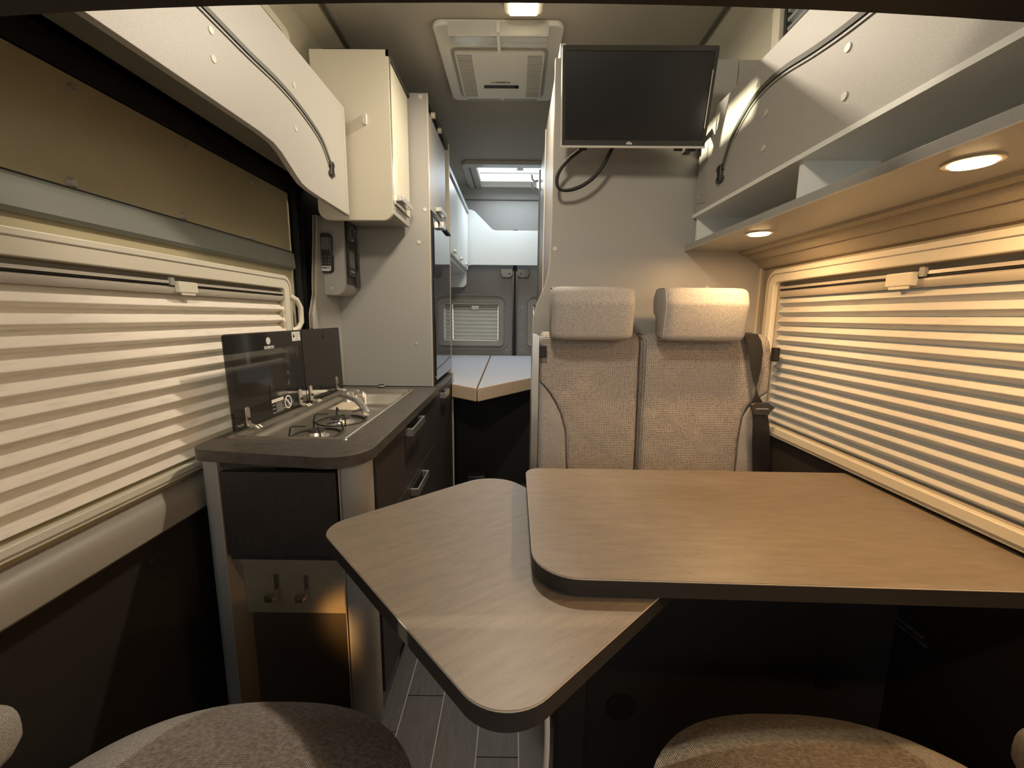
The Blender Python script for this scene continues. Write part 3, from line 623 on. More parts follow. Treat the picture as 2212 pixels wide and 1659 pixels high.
# ------------------------------------------------------------------ kitchen block
kc = thing('kitchen_unit', 'dark oak kitchen unit with rounded grey corner posts and chrome handles', 'cabinet', (-0.62, 1.6, 0))
def post(x0, x1, y0, y1, r, nm='corner_post'):
    return MB().prism(rr(x0, x1, y0, y1, r, 8), mZ(0.0), 0.003, 0.868).build(nm, M['grey_lam'], kc, smooth=True)
post(-0.862, -0.806, 1.098, 1.40, [0.004, 0.004, 0.035, 0.004])
post(-0.474, -0.400, 1.098, 1.16, [0.004, 0.004, 0.010, 0.058])
MB().box(-0.476, -0.4735, 1.097, 1.36, 0.003, 0.868).build('post_edge', M['edge'], kc)
MB().box(-0.8075, -0.805, 1.097, 1.36, 0.003, 0.868).build('post_edge', M['edge'], kc)
MB().box(-0.476, -0.41, 1.158, 1.38, 0.003, 0.868).build('niche_cheek', M['panel_lam'], kc)
MB().box(-0.806, -0.474, 1.110, 1.128, 0.84, 0.868).build('top_rail', M['darkwood'], kc)
MB().box(-0.802, -0.484, 1.098, 1.116, 0.583, 0.831).build('drop_door', M['darkwood'], kc, bev=0.003)
MB().box(-0.806, -0.474, 1.118, 1.19, 0.560, 0.590).build('niche_top', M['darkwood'], kc)
MB().box(-0.806, -0.474, 1.160, 1.175, 0.359, 0.522).box(-0.806, -0.474, 1.150, 1.175, 0.524, 0.545).build('hook_rail', M['hookboard'], kc, bev=0.0015)
MB().box(-0.806, -0.474, 1.185, 1.200, 0.003, 0.56).build('niche_back', M['nicheback'], kc)
for x in (-0.704, -0.614):
    hk = MB().box(x-.008, x+.007, 1.154, 1.160, 0.430, 0.490).build('coat_hook', M['steel'], kc, bev=0.001)
    MB().tube([(x, 1.155, 0.440), (x, 1.135, 0.426), (x-.004, 1.125, 0.428), (x-.006, 1.120, 0.440)], 0.006, 8).build('hook_arm', M['steel'], hk, smooth=True)
    MB().prism(rr(x-.018, x+.004, 0.424, 0.444, 0.002), mY(1.120), 0, 0.003).build('hook_plate', M['steel'], hk)
MB().box(-0.86, -0.415, 1.38, 2.72, 0.08, 0.75).build('carcass', M['dark'], kc)
MB().box(-0.86, -0.415, 2.03, 2.72, 0.75, 0.866).build('carcass_upper', M['dark'], kc)
MB().box(-0.43, -0.415, 1.16, 2.72, 0.003, 0.08).build('plinth', M['darkwood'], kc)
def front(y0, y1, z0, z1, nm):
    return MB().box(-0.413, -0.394, y0, y1, z0, z1).build(nm, M['darkwood'], kc, bev=0.0015)
front(1.166, 2.062, 0.628, 0.862, 'drawer'); bar_handle(kc, -0.394, 1.49, 1.70, 0.836, 0.030)
front(1.166, 2.062, 0.345, 0.622, 'drawer'); bar_handle(kc, -0.394, 1.55, 1.76, 0.580, 0.030)
front(1.166, 2.062, 0.082, 0.339, 'drawer')
front(2.068, 2.66, 0.082, 0.862, 'door'); bar_handle(kc, -0.394, 2.22, 2.36, 0.836, 0.030)
MB().box(-0.86, -0.388, 2.668, 2.690, 0.003, 0.90).build('end_panel', M['edge'], kc)
# worktop
wt = MB().prism(round_poly([(-0.868, 1.080), (-0.380, 1.010), (-0.380, 1.3), (-0.380, 2.115), (-0.872, 2.115)], [0.05, 0.10, 0, 0, 0]), mZ(0.868), 0, 0.032).build('worktop', M['worktop'])
cut(wt, -0.815, -0.490, 1.19, 1.995, 0.8, 0.95)
b = wt.modifiers.new('bevel', 'BEVEL'); b.width = 0.0015; b.segments = 2; b.limit_method = 'ANGLE'
tag(wt, 'dark brown stone-look worktop with rounded front corners', 'worktop')
wt2 = MB().box(-0.872, -0.392, 2.137, 2.66, 0.868, 0.900).build('worktop_rear', M['worktop'], kc)
# hob and sink
HB = (-0.826, -0.478, 1.172, 2.012)
hs = thing('hob_sink', 'stainless steel hob and sink combination under raised dark glass lids', 'hob', (-0.65, 1.6, 0.90))
def sstep(a, b, t):
    t = max(0, min(1, (t-a)/(b-a))); return t*t*(3-2*t)
def tray(u, v):
    x = HB[0]+(HB[1]-HB[0])*u; y = HB[2]+(HB[3]-HB[2])*v
    z = 0.9065
    ex = min(x-HB[0], HB[1]-x, y-HB[2], HB[3]-y)
    if ex < 0.006: z = 0.9015 + 0.005*sstep(0, 0.006, ex)
    gx = x-HB[0]
    if 0.02 < y-HB[2] < 0.80:
        for g in (0.022, 0.038): z -= 0.003*math.exp(-((gx-g)/0.004)**2)
    inx = sstep(0.062, 0.092, gx)*sstep(0.012, 0.030, HB[1]-x)
    hob = inx*sstep(1.185, 1.205, y)*(1-sstep(1.985, 1.998, y))
    z -= 0.013*hob
    ins = sstep(0.100, 0.128, gx)*sstep(0.026, 0.05, HB[1]-x)
    snk = ins*sstep(1.60, 1.635, y)*(1-sstep(1.955, 1.985, y))
    z -= 0.105*snk
    if y > 1.9: z += 0.045*ins*sstep(1.915, 1.925, y)*(1-sstep(1.955, 1.985, y))
    for cx, cy, r in ((-0.605, 1.262, 0.07), (-0.600, 1.432, 0.082)):
        d = math.hypot(x-cx, y-cy); z -= 0.005*(1-sstep(r-.006, r+.006, d))
    return (x, y, z)
MB().grid(tray, 110, 220).build('steel_tray', M['steel'], hs, smooth=True)
MB().ring(rr(HB[0], HB[1], HB[2], HB[3], 0.012), rr(HB[0]+.004, HB[1]-.004, HB[2]+.004, HB[3]-.004, 0.010), mZ(0.9), 0.0, 0.005).build('rim', M['steel'], hs)
for k, (cx, cy, rb_, rs) in enumerate(((-0.605, 1.262, 0.026, 0.068), (-0.600, 1.432, 0.036, 0.078))):
    zb = 0.887
    bu = MB().cyl((cx, cy, zb), (0, 0, 1), rb_+.012, 0.004, 28, rb_+.006).cyl((cx, cy, zb+.004), (0, 0, 1), rb_, 0.011, 28, rb_-.003).build('burner', M['chrome'], hs, smooth=True)
    MB().cyl((cx, cy, zb+.015), (0, 0, 1), rb_-.001, 0.006, 28, rb_-.004).build('burner_cap', M['bezel'], bu, smooth=True)
    sp = MB().tube([(cx+rs*math.cos(a*PI/16), cy+rs*math.sin(a*PI/16), zb+.006) for a in range(32)], 0.0026, 8, closed=True)
    for q in range(4):
        a = q*PI/2+0.55
        f = lambda r, z: (cx+r*math.cos(a), cy+r*math.sin(a), z)
        sp.tube([f(rs, zb+.006), f(rs+.008, zb+.010), f(rs+.004, zb+.034), f(rs-.002, zb+.038), f(rs-.038, zb+.034)], 0.0026, 8)
    sp.build('pan_support', M['black'], hs, smooth=True)
MB().cyl((-0.64, 1.80, 0.794), (0, 0, 1), 0.025, 0.003, 24).build('drain', M['chrome'], hs, smooth=True)
def lid(y0, y1, extra):
    mp = lambda a, b, d: (-0.822-(b-0.91)*0.03+d, a, b)
    L = MB().prism(rr(y0, y1, 0.912, 1.198, [0.012]*4), mp, 0, 0.005).build('glass_lid', M['lidglass'] if extra else M['lidprint'], hs)
    if extra:   # black printed borders of the glass around a tinted see-through middle
        MB().prism([(y0+.003, 1.140), (y1-.003, 1.140), (y1-.003, 1.194), (y0+.003, 1.194)], mp, -0.0006, 0.0056).build('printed_border', M['lidprint'], L)
        MB().prism([(y0+.003, 0.914), (y1-.003, 0.914), (y1-.003, 0.968), (y0+.003, 0.968)], mp, -0.0006, 0.0056).build('printed_border', M['lidprint'], L)
        MB().prism([(1.40, 0.968), (1.50, 0.968), (1.50, 1.02), (1.40, 1.02)], mp, -0.0006, 0.0056).build('printed_border', M['lidprint'], L)
    return L, mp
l1, mp1 = lid(1.200, 1.640, True)
l2, mp2 = lid(1.645, 2.000, False)
def lidf(y, z): x, yy, zz = mp1(y, z, 0.0062); return frameM((x, yy, zz), (0, 1, 0), (-0.03, 0, 1))
MB().cyl(mp1(1.418, 1.168, -0.001), (1, 0, 0), 0.012, 0.0075, 20).build('knob_hole', M['label'], l1, smooth=True)
MB().cyl(mp2(1.83, 1.165, 0.004), (1, 0, 0), 0.009, 0.002, 20).build('knob_hole', M['black'], l2, smooth=True)
text('DOMETIC', 0.013, lidf(1.420, 1.146), M['label'], l1, bold=0.0004)
stk = MB().prism([(1.572, 1.158), (1.633, 1.158), (1.633, 1.192), (1.572, 1.192)], mp1, 0.0056, 0.0062).build('warning_sticker', M['label'], l1)
MB().prism([(1.577, 1.172), (1.591, 1.172), (1.584, 1.187)], mp1, 0.0062, 0.0066).build('warning_triangle', M['black'], l1)
for yy in (1.604, 1.622): MB().ring(rr(yy-.007, yy+.007, 1.172, 1.186, 0.007), rr(yy-.0055, yy+.0055, 1.1735, 1.1845, 0.0055), mp1, 0.0062, 0.0066).build('pictogram', M['labelgrey'], l1)
MB().prism([(1.60, 1.163), (1.615, 1.163), (1.615, 1.166), (1.60, 1.166)], mp1, 0.0062, 0.0066).build('small_print', M['labelgrey'], l1)
sg = MB().ring(rr(1.478, 1.526, 0.920, 0.968, 0.024, 8), rr(1.483, 1.521, 0.925, 0.963, 0.019, 8), mp1, 0.0056, 0.0064)
sg.prism([(1.484, 0.958), (1.489, 0.962), (1.520, 0.930), (1.515, 0.926)], mp1, 0.0056, 0.0064).build('prohibition_sign', M['label'], l1)
MB().prism([(1.496, 0.930), (1.510, 0.930), (1.510, 0.933), (1.496, 0.933)], mp1, 0.0056, 0.0060).prism([(1.500, 0.936), (1.508, 0.936), (1.508, 0.955), (1.506, 0.955)], mp1, 0.0056, 0.0060).build('pictogram', M['labelgrey'], l1)
wb = MB().prism([(1.400, 0.958), (1.472, 0.958), (1.472, 0.969), (1.400, 0.969)], mp1, 0.0056, 0.0064)
wb.build('warning_bar', M['label'], l1)
tx = MB()
for k in range(9):
    z = 0.952-k*0.0038; tx.prism([(1.424, z), (1.470-0.012*((k*7) % 4)/3, z), (1.470-0.012*((k*7) % 4)/3, z+.0018), (1.424, z+.0018)], mp1, 0.0056, 0.0061)
for k in range(3):
    z = 0.948-k*0.013; tx.prism([(1.402, z), (1.418, z), (1.418, z+.003), (1.402, z+.003)], mp1, 0.0056, 0.0061)
tx.build('small_print', M['labelgrey'], l1)
for y in (1.265, 1.590, 1.675, 1.930):
    hg = MB().prism(rr(y-.011, y+.011, 0.915, 0.975, [0.010, 0.010, 0.002, 0.002]), mp1, 0.005, 0.009)
    hg.build('hinge', M['steel'], hs, bev=0.0015)
    MB().cyl((-0.812, y, 0.938), (1, 0, 0), 0.005, 0.003).build('hinge_screw', M['black'], hs)
    MB().tube([(-0.812, y-.008, 0.918), (-0.800, y-.008, 0.914), (-0.790, y-.008, 0.916), (-0.780, y-.008, 0.909)], 0.004, 8).tube([(-0.812, y+.008, 0.918), (-0.800, y+.008, 0.914), (-0.790, y+.008, 0.916), (-0.780, y+.008, 0.909)], 0.004, 8).build('hinge_arm', M['steel'], hs, smooth=True)
fc = thing('faucet', 'chrome folding tap laid across the sink', 'tap', (-0.70, 1.76, 0.905))
MB().cyl((-0.700, 1.765, 0.895), (0, 0, 1), 0.026, 0.018, 24, 0.022).cyl((-0.700, 1.765, 0.913), (0, 0, 1), 0.020, 0.020, 24, 0.018).build('base', M['chrome'], fc, smooth=True)
MB().cyl((-0.665, 1.775, 0.920), (1, 0.1, 0), 0.014, 0.022, 20).build('lever', M['chrome'], fc, smooth=True)
MB().tube([(-0.715, 1.735, 0.925), (-0.700, 1.690, 0.931), (-0.650, 1.630, 0.938), (-0.590, 1.560, 0.940), (-0.545, 1.500, 0.930), (-0.520, 1.462, 0.912)], 0.014, 14, flat=0.6).build('spout', M['chrome'], fc, smooth=True)
kb = thing('socket_knob', 'small black round pop-up socket on the worktop behind the sink', 'socket', (-0.662, 2.085, 0.900))
MB().cyl((-0.662, 2.085, 0.900), (0, 0, 1), 0.016, 0.014, 24, 0.015).build('body', M['black'], kb, smooth=True)
MB().cyl((-0.662, 2.085, 0.9065), (0, 0, 1), 0.0168, 0.004, 24).build('band', M['label'], kb, smooth=True)

# ------------------------------------------------------------------ rear: lockers, mattress
rc_ = thing('rear_overhead_locker', 'white overhead lockers along the left above the rear bed', 'cabinet', (-0.6, 3.1, 1.6))
MB().box(-0.86, -0.425, 2.72, 3.79, 1.62, 2.17).build('body', M['whitepl'], rc_)
for a, b in ((2.73, 3.08), (3.085, 3.43), (3.435, 3.78)):
    dd = MB().box(-0.425, -0.408, a, b, 1.65, 2.10).build('door', M['white'], rc_, bev=0.002)
    MB().box(-0.408, -0.388, (a+b)/2-.03, (a+b)/2+.03, 1.67, 1.69).build('handle', M['chrome'], dd, bev=0.003)
MB().box(-0.425, -0.400, 2.72, 3.79, 2.12, 2.15).build('crown_rail', M['greypl'], rc_)
rb2 = [(-0.86, 2.155), (-0.365, 2.155), (-0.19, 1.985), (0.84, 1.985), (0.84, 1.697), (-0.425, 1.697), (-0.425, 1.506), (-0.86, 1.506)]
rbp = MB().prism(round_poly(rb2, [0, 0.09, 0.06, 0, 0, 0.045, 0.045, 0], 8), mY(3.80, 1), 0, 0.018).build('rear_bed_board', M['white'], None, bev=0.0015)
tag(rbp, 'white curved board above the rear doors behind the bed', 'panel')
mt = thing('mattress', 'off-white two piece mattress with beige sides on the rear bed', 'mattress', (0, 3.2, 0.72))
def mattz(x, y): return 0.835 + (y-2.6)*0.048
def pad_block(poly, nm, side):
    n = 10
    top = [(x, y, mattz(x, y)) for x, y in poly]; bot = [(x, y, mattz(x, y)-0.085) for x, y in poly]
    k = len(poly)
    o = MB().add(top+bot, [tuple(range(k)), tuple(range(k, 2*k))[::-1]]+[(i, k+i, k+(i+1) % k, (i+1) % k) for i in range(k)]).build(nm, M['mattress'], mt, bev=0.007, seg=3)
    o.data.materials.append(M['mattside'])
    for i, p in enumerate(o.data.polygons):
        if abs(p.normal.z) < 0.5: p.material_index = 1
    return o
pad_block([(-0.70, 2.725), (-0.39, 2.725), (-0.39, 2.62), (-0.224, 2.50), (-0.221, 3.92), (-0.84, 3.92), (-0.84, 2.725)][1:], 'left_pad', 0)
pad_block([(-0.218, 2.495), (0.16, 2.90), (0.84, 2.95), (0.84, 3.92), (-0.214, 3.92)], 'right_pad', 1)
bb = MB().box(-0.86, 0.86, 3.05, 3.09, 0.0, 0.74).build('bed_bulkhead', M['black']); tag(bb, 'black board under the rear bed', 'panel')
bx = MB().box(-0.33, -0.20, 2.90, 3.0, 0.003, 0.12).build('floor_box', M['bezel'], None, bev=0.01); tag(bx, 'dark box on the floor under the rear bed', 'box')

# ------------------------------------------------------------------ bench partition & bathroom
pn = thing('bathroom_partition', 'tall grey partition behind the bench with a wavy left edge', 'partition', (0.45, 1.53, 0))
poly = [(0.127, 2.090), (0.127, 1.624), (0.124, 1.455), (0.118, 1.40), (0.104, 1.355), (0.082, 1.305), (0.068, 1.255), (0.066, 1.17), (0.066, 0.0), (0.875, 0.0), (0.875, 1.95), (0.720, 1.95), (0.720, 2.090)]
MB().prism(poly, mY(1.53, 1), 0, 0.022).build('panel', M['panel_lam'], pn, bev=0.001)
edg = poly[:9]
MB().prism([(x-.0025, z) for x, z in edg]+[(x+.0005, z) for x, z in edg][::-1], mY(1.529, 1), 0, 0.024).build('edge_strip', M['edge'], pn)
caps(pn, [(0.138, 1.53, 1.491), (0.676, 1.53, 1.362)], (0, -1, 0), 0.008)
MB().box(0.852, 0.860, 1.522, 1.530, 0.87, 1.43).build('corner_bead', M['edge'], pn)
bw = thing('bathroom_wall', 'narrow grey side wall of the bathroom cabin with a dark door edge', 'wall panel', (0.15, 2.1, 0))
MB().box(0.142, 0.160, 1.552, 2.22, 0, 2.145).build('wall_board', M['grey_lam'], bw)
MB().box(0.139, 0.162, 2.20, 2.225, 0, 2.146).build('edge_strip', M['edge'], bw)
MB().box(0.143, 0.160, 2.225, 2.66, 0, 2.10).build('door_leaf', M['panel_lam'], bw)
MB().box(0.136, 0.160, 2.64, 2.675, 0, 2.105).build('door_edge', M['darkwood'], bw)
MB().box(0.160, 0.86, 1.552, 1.57, 0, 2.1).box(0.16, 0.86, 2.66, 2.675, 0, 2.1).build('inner_board', M['panel_lam'], bw)
hk = thing('coat_hook_pair', 'pale double hook on the far edge of the bathroom door', 'hook', (0.13, 2.66, 2.0))
MB().box(0.124, 0.137, 2.645, 2.665, 2.00, 2.055).build('plate', M['chrome'], hk)
for z in (2.045, 2.0): MB().tube([(0.128, 2.64, z), (0.11, 2.62, z-.012), (0.095, 2.61, z-.004), (0.090, 2.605, z+.022)], 0.005, 8).build('hook', M['chrome'], hk, smooth=True)

# ------------------------------------------------------------------ TV
tv = thing('television', 'flat black television tilted forward on the partition', 'television', (0.34, 1.40, 1.70))
B0 = Vector((0.357, 1.405, 1.775)); T0 = Vector((0.344, 1.318, 2.007))
up = (T0-B0).normalized(); HT = (T0-B0).length
ax = Vector((1, -0.012, -0.003)).normalized(); nn = ax.cross(up).normalized()      # towards the camera
def tvp(a, b, d): v = B0+ax*a+up*b+nn*d; return (v.x, v.y, v.z)
WT = 0.218
MB().prism(rr(-WT, WT, 0, HT, 0.006), tvp, -0.022, 0.0).build('back_shell', M['bezel'], tv, bev=0.004)
MB().ring(rr(-WT, WT, 0, HT, 0.006), rr(-WT+.010, WT-.010, 0.018, HT-.012, 0.001), tvp, 0.0, 0.006, 0.004).build('bezel', M['bezel'], tv)
MB().prism(rr(-WT+.009, WT-.009, 0.017, HT-.011, 0.001), tvp, -0.001, 0.002).build('screen', M['screen'], tv)
MB().prism(rr(-WT-.001, WT+.001, -0.002, 0.004, 0.002), tvp, -0.006, 0.0085).build('chrome_strip', M['silver'], tv)
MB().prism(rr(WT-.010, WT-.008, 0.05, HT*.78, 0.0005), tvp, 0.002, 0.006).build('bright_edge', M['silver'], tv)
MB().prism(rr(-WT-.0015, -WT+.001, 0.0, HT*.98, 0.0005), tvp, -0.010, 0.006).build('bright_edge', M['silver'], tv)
text('alba', 0.011, frameM(tvp(-0.012, 0.011, 0.0062), ax, up), M['label'], tv, bold=0.0003)
for a in (-0.15, 0.145, 0.185): MB().prism(rr(a-.012, a+.012, -0.010, 0.0, 0.002), tvp, -0.020, -0.008).build('foot_lug', M['bezel'], tv)
am = thing('tv_bracket', 'black swivel arm between television and partition', 'bracket', (0.48, 1.47, 1.83))
MB().box(0.555, 0.58, 1.50, 1.53, 1.80, 1.90).build('wall_plate', M['bezel'], am)
MB().tube([(0.585, 1.50, 1.83), (0.545, 1.44, 1.85), (0.40, 1.405, 1.85)], 0.011, 10).build('arm', M['bezel'], am, smooth=True)
MB().prism(rr(0.35, 0.45, 1.80, 1.90, 0.006), mY(1.405), 0, 0.006).build('mount_plate', M['bezel'], am)
cu = MB().tube([(0.235, 1.43, 1.80), (0.214, 1.44, 1.785), (0.163, 1.455, 1.756), (0.130, 1.462, 1.712), (0.133, 1.466, 1.675), (0.148, 1.468, 1.664), (0.195, 1.468, 1.667), (0.250, 1.464, 1.697), (0.283, 1.458, 1.742), (0.300, 1.44, 1.780), (0.310, 1.43, 1.80)], 0.0065, 10)
cb2 = cu.build('tv_cable', M['black'], None, smooth=True); ss = cb2.modifiers.new('s', 'SUBSURF'); ss.levels = 2; ss.render_levels = 2
tag(cb2, 'black cable hanging in a loop under the television', 'cable')

# ------------------------------------------------------------------ ceiling unit, lamp, hatch
ac = thing('roof_air_conditioner', 'cream ceiling air conditioner outlet with side grilles and a dark display', 'air conditioner', (-0.07, 2.1, 2.33))
AX0, AX1, AY0, AY1 = -0.328, 0.180, 1.800, 2.375
MB().prism(rr(AX0, AX1, AY0, AY1, 0.035, 8), mZ(ZC, -1), 0.0, 0.022).build('frame', M['whitepl'], ac, bev=0.008, seg=3)
cx = (AX0+AX1)/2
MB().prism(rr(cx-.205, cx+.205, 1.935, 2.335, 0.03, 8), mZ(ZC, -1), 0.022, 0.0228).build('shadow_gap', M['greypl'], ac)
MB().prism(rr(cx-.190, cx+.190, 1.945, 2.325, 0.015, 6), mZ(ZC, -1), 0.022, 0.036).build('centre_cover', M['whitepl'], ac, bev=0.004)
for s in (-1, 1):
    g = MB()
    for k in range(24):
        y = 1.965+k*0.0143; g.box(cx+s*.118, cx+s*.180, y, y+.0055, ZC-.0385, ZC-.0355)
    gg = g.build('grille', M['greypl'], ac); gg['kind'] = 'stuff'
MB().box(cx-.082, cx+.082, 2.196, 2.222, ZC-.0375, ZC-.035).build('display', M['blackgloss'], ac)
text('DOMETIC', 0.016, frameM((cx+.008, 2.172, ZC-.0365), (1, 0, 0), (0, -1, 0)), M['black'], ac, bold=0.0004)
MB().box(cx-.046, cx-.032, 2.171, 2.174, ZC-.037, ZC-.036).build('emblem', M['black'], ac)
for s in (-1, 1):
    q = MB().prism([(0.0, -0.045), (0.0, -0.002), (0.105, 0.0), (0.115, -0.022)], lambda a, b, d: (cx+s*(0.006+d*0.185), 1.795+a, ZC-.012+b), 0, 1).build('air_deflector', M['clear'], ac)
    MB().box(cx+s*.006, cx+s*.19, 1.80, 1.804, ZC-.058, ZC-.02).box(cx+s*.006, cx+s*.19, 1.85, 1.853, ZC-.036, ZC-.022).build('deflector_rib', M['whitepl'], ac)
    MB().box(cx+s*.006, cx+s*.175, 2.345, 2.365, ZC-.026, ZC-.021).build('rear_slot', M['greypl'], ac)
MB().box(cx-.006, cx+.006, 1.795, 1.92, ZC-.05, ZC-.018).build('centre_rib', M['whitepl'], ac)
cl = thing('ceiling_lamp', 'small glowing rectangular ceiling lamp in front of the air conditioner', 'light', (0.02, 1.70, 2.325))
MB().prism(rr(-0.050, 0.090, 1.66, 1.735, 0.02), mZ(ZC, -1), 0, 0.030).build('lamp_body', M['whitepl'], cl, bev=0.005)
MB().prism(rr(-0.030, 0.070, 1.665, 1.728, 0.006), mZ(ZC, -1), 0.030, 0.036).build('lens', M['lampwhite'], cl)
ht = thing('window_7', 'bright roof hatch with translucent blind above the rear bed', None, (0, 3.6, 2.33), kind='structure')
MB().ring(rr(-0.40, 0.40, 3.27, 3.93, 0.05, 8), rr(-0.295, 0.295, 3.37, 3.855, 0.015, 8), mZ(ZC, -1), 0.0, 0.030, 0.022).build('hatch_frame', M['sill'], ht, bev=0.006)
MB().prism(rr(-0.30, 0.30, 3.36, 3.86, 0.01), mZ(ZC+.03), 0, 0.004).build('pane', mat('hatch_blind_daylit', (0.85, 0.9, 0.95), 0.5, emit=(0.80, 0.93, 1.0), estr=1.1), ht)
MB().box(-0.29, 0.29, 3.372, 3.380, ZC-.018, ZC-.004).box(-0.29, 0.29, 3.60, 3.606, ZC+.012, ZC+.02).build('blind_rail', M['frame'], ht)
MB().cyl((0.03, 3.40, ZC-.016), (0, 0, -1), 0.028, 0.006, 20).build('hatch_latch', M['frame'], ht, smooth=True)
MB().box(-0.352, -0.340, 3.36, 3.86, ZC-.031, ZC-.027).build('slot', M['bezel'], ht)

# ------------------------------------------------------------------ bench seats
bs = thing('dinette_bench', 'two-seat bench in woven beige fabric with two headrests', 'bench', (0.46, 1.2, 0))
MB().box(0.150, 0.866, 0.86, 1.525, 0.003, 0.64).build('seat_box', M['dark'], bs, bev=0.004)
MB().box(0.142, 0.156, 0.85, 0.90, 0.003, 0.645).build('corner_edge', M['underolive'], bs, bev=0.003)
MB().cyl((0.258, 0.861, 0.36), (0, -1, 0), 0.035, 0.004, 28).build('round_outlet', M['black'], bs)
MB().box(0.70, 0.755, 0.856, 0.862, 0.42, 0.46).build('socket', M['black'], bs)
MB().prism(rr(0.060, 0.082, 0.0, 1.198, [0.008, 0.008, 0, 0]), mY(1.50, -1), 0, 0.11).build('side_cheek', M['alu'], bs, bev=0.002)
MB().box(0.083, 0.105, 1.375, 1.392, 1.125, 1.165).build('belt_hook', M['black'], bs, bev=0.003)
MB().box(0.845, 0.862, 1.375, 1.40, 1.12, 1.165).build('belt_hook', M['black'], bs, bev=0.003)
sc_ = MB().prism(rr(0.09, 0.86, 1.00, 1.40, 0.04), mZ(0.64), 0, 0.10).build('seat_cushion', M['woven'], bs, bev=0.03, seg=4)

def curve_x(tab, z):
    if z <= tab[0][0]: return tab[0][1]
    for (z0, x0), (z1, x1) in zip(tab, tab[1:]):
        if z <= z1:
            t = (z-z0)/(z1-z0); return x0+(x1-x0)*t
    return tab[-1][1]
def pad(nm, m, parent, xl, xr, z0, z1, yf, th, rl, rrt, rt, lean=0.0, nu=40, nv=50, crown=0.0):
    """upholstered pad facing -Y; xl, xr functions of z; rl/rrt/rt edge radii left/right/top"""
    def fn(u, v):
        z = z0+(z1-z0)*v; a, b = xl(z), xr(z); x = a+(b-a)*u; d = 0
        def roll(dist, r):
            if r <= 0 or dist >= r: return 0
            q = 1-dist/r; return r*(1-math.sqrt(max(0, 1-q*q)))
        d = max(roll(x-a, rl), roll(b-x, rrt)); d2 = roll(z1-z, rt)
        d = math.sqrt(d*d+d2*d2)
        y = yf + lean*(z-z0) + d - crown*math.sin(PI*u)*math.sin(PI*min(1, v))
        y += 0.0012*math.sin(x*61+z*13)*math.sin(z*47)
        return (x, y, z)
    mb = MB().grid(fn, nu, nv); w = nu+1
    back = []
    for idx in [i for i in range(w)] : pass
    n0 = len(mb.v)
    edge = [i for i in range(w)] + [j*w+nu for j in range(1, nv+1)] + [nv*w+i for i in range(nu-1, -1, -1)] + [j*w for j in range(nv-1, 0, -1)]
    for e in edge:
        x, y, z = mb.v[e]; mb.v.append((x, yf+th+lean*(z-z0), z))
    k = len(edge); mb.f += [(edge[i], edge[(i+1) % k], n0+(i+1) % k, n0+i) for i in range(k)]
    return mb.build(nm, m, parent, smooth=True)
YB = 1.385
tl = [(0.62, 0.185), (0.74, 0.183), (0.875, 0.175), (0.93, 0.160), (0.971, 0.140), (1.00, 0.122), (1.025, 0.102), (1.04, 0.086)]
xl0 = lambda z: 0.084 + 0.014*max(0, (z-1.17)/0.035)**2
bl = pad('backrest', M['woven'], bs, lambda z: curve_x(tl, z) if z < 1.04 else xl0(z), lambda z: 0.419-0.012*max(0, (z-1.17)/0.035)**2, 0.62, 1.206, YB, 0.10, 0.014, 0.022, 0.030, 0.03)
pad('side_bolster', M['greyfab'], bl, lambda z: 0.083, lambda z: curve_x(tl, z)-.0005, 0.62, 1.041, YB+.001, 0.09, 0.018, 0.006, 0.004, 0.03, nu=16)
tr = [(0.62, 0.760), (0.75, 0.764), (0.88, 0.768), (0.93, 0.774), (0.965, 0.790), (0.99, 0.812), (1.005, 0.835), (1.015, 0.852)]
b2 = pad('backrest', M['woven'], bs, lambda z: 0.427+0.012*max(0, (z-1.17)/0.035)**2, lambda z: curve_x(tr, z) if z < 1.015 else 0.853-0.014*max(0, (z-1.16)/0.035)**2, 0.62, 1.206, YB-.004, 0.10, 0.022, 0.020, 0.030, 0.03)
pad('side_bolster', M['greyfab'], b2, lambda z: curve_x(tr, z)+.0005, lambda z: 0.854, 0.62, 1.016, YB-.002, 0.09, 0.006, 0.018, 0.004, 0.03, nu=16)
# headrests
def headrest(x0, x1, lab, yo):
    prof = round_poly([(1.318, 1.186), (1.300, 1.30), (1.318, 1.349), (1.405, 1.349), (1.432, 1.318), (1.424, 1.272), (1.395, 1.262), (1.385, 1.186)], [0.022, 0.03, 0.028, 0.03, 0.028, 0.022, 0.012, 0.02], 6)
    cy = sum(p[0] for p in prof)/len(prof); cz = sum(p[1] for p in prof)/len(prof); n = len(prof); mb = MB(); rings = []
    secs = [(0, .70), (0.002, .80), (.006, .88), (.014, .95), (.026, .99), (.040, 1.0)]
    W_ = x1-x0; S = [(x0+a, s) for a, s in secs] + [(x1-a, s) for a, s in secs[::-1]]
    vs = []
    for x, s in S:
        for y, z in prof: vs.append((x, yo+cy+(y-cy)*s, cz+(z-cz)*(1-(1-s)*0.55)))
    m = len(S); fs = [(i*n+k, i*n+(k+1) % n, (i+1)*n+(k+1) % n, (i+1)*n+k) for i in range(m-1) for k in range(n)]
    fs += [tuple(range(n))[::-1], tuple(range((m-1)*n, m*n))]
    t = MB().add(vs, fs).build('headrest', M['greyfab'], bs, smooth=True)
    for xx in (x0+W_*.3, x0+W_*.7): MB().cyl((xx, 1.43+yo, 1.10), (0, 0, 1), 0.006, 0.12, 10).build('rod', M['chrome'], t, smooth=True)
    sm = MB().tube([(x0+.004, yo+cy+(y-cy)*.93, cz+(z-cz)*.965) for y, z in prof], 0.0018, 6, closed=True).build('seam', M['greyfab'], t)
    return t
headrest(0.112, 0.366, 'left bench headrest, next to the aisle', -0.01)
headrest(0.452, 0.712, 'right bench headrest, next to the seat belt', -0.01)
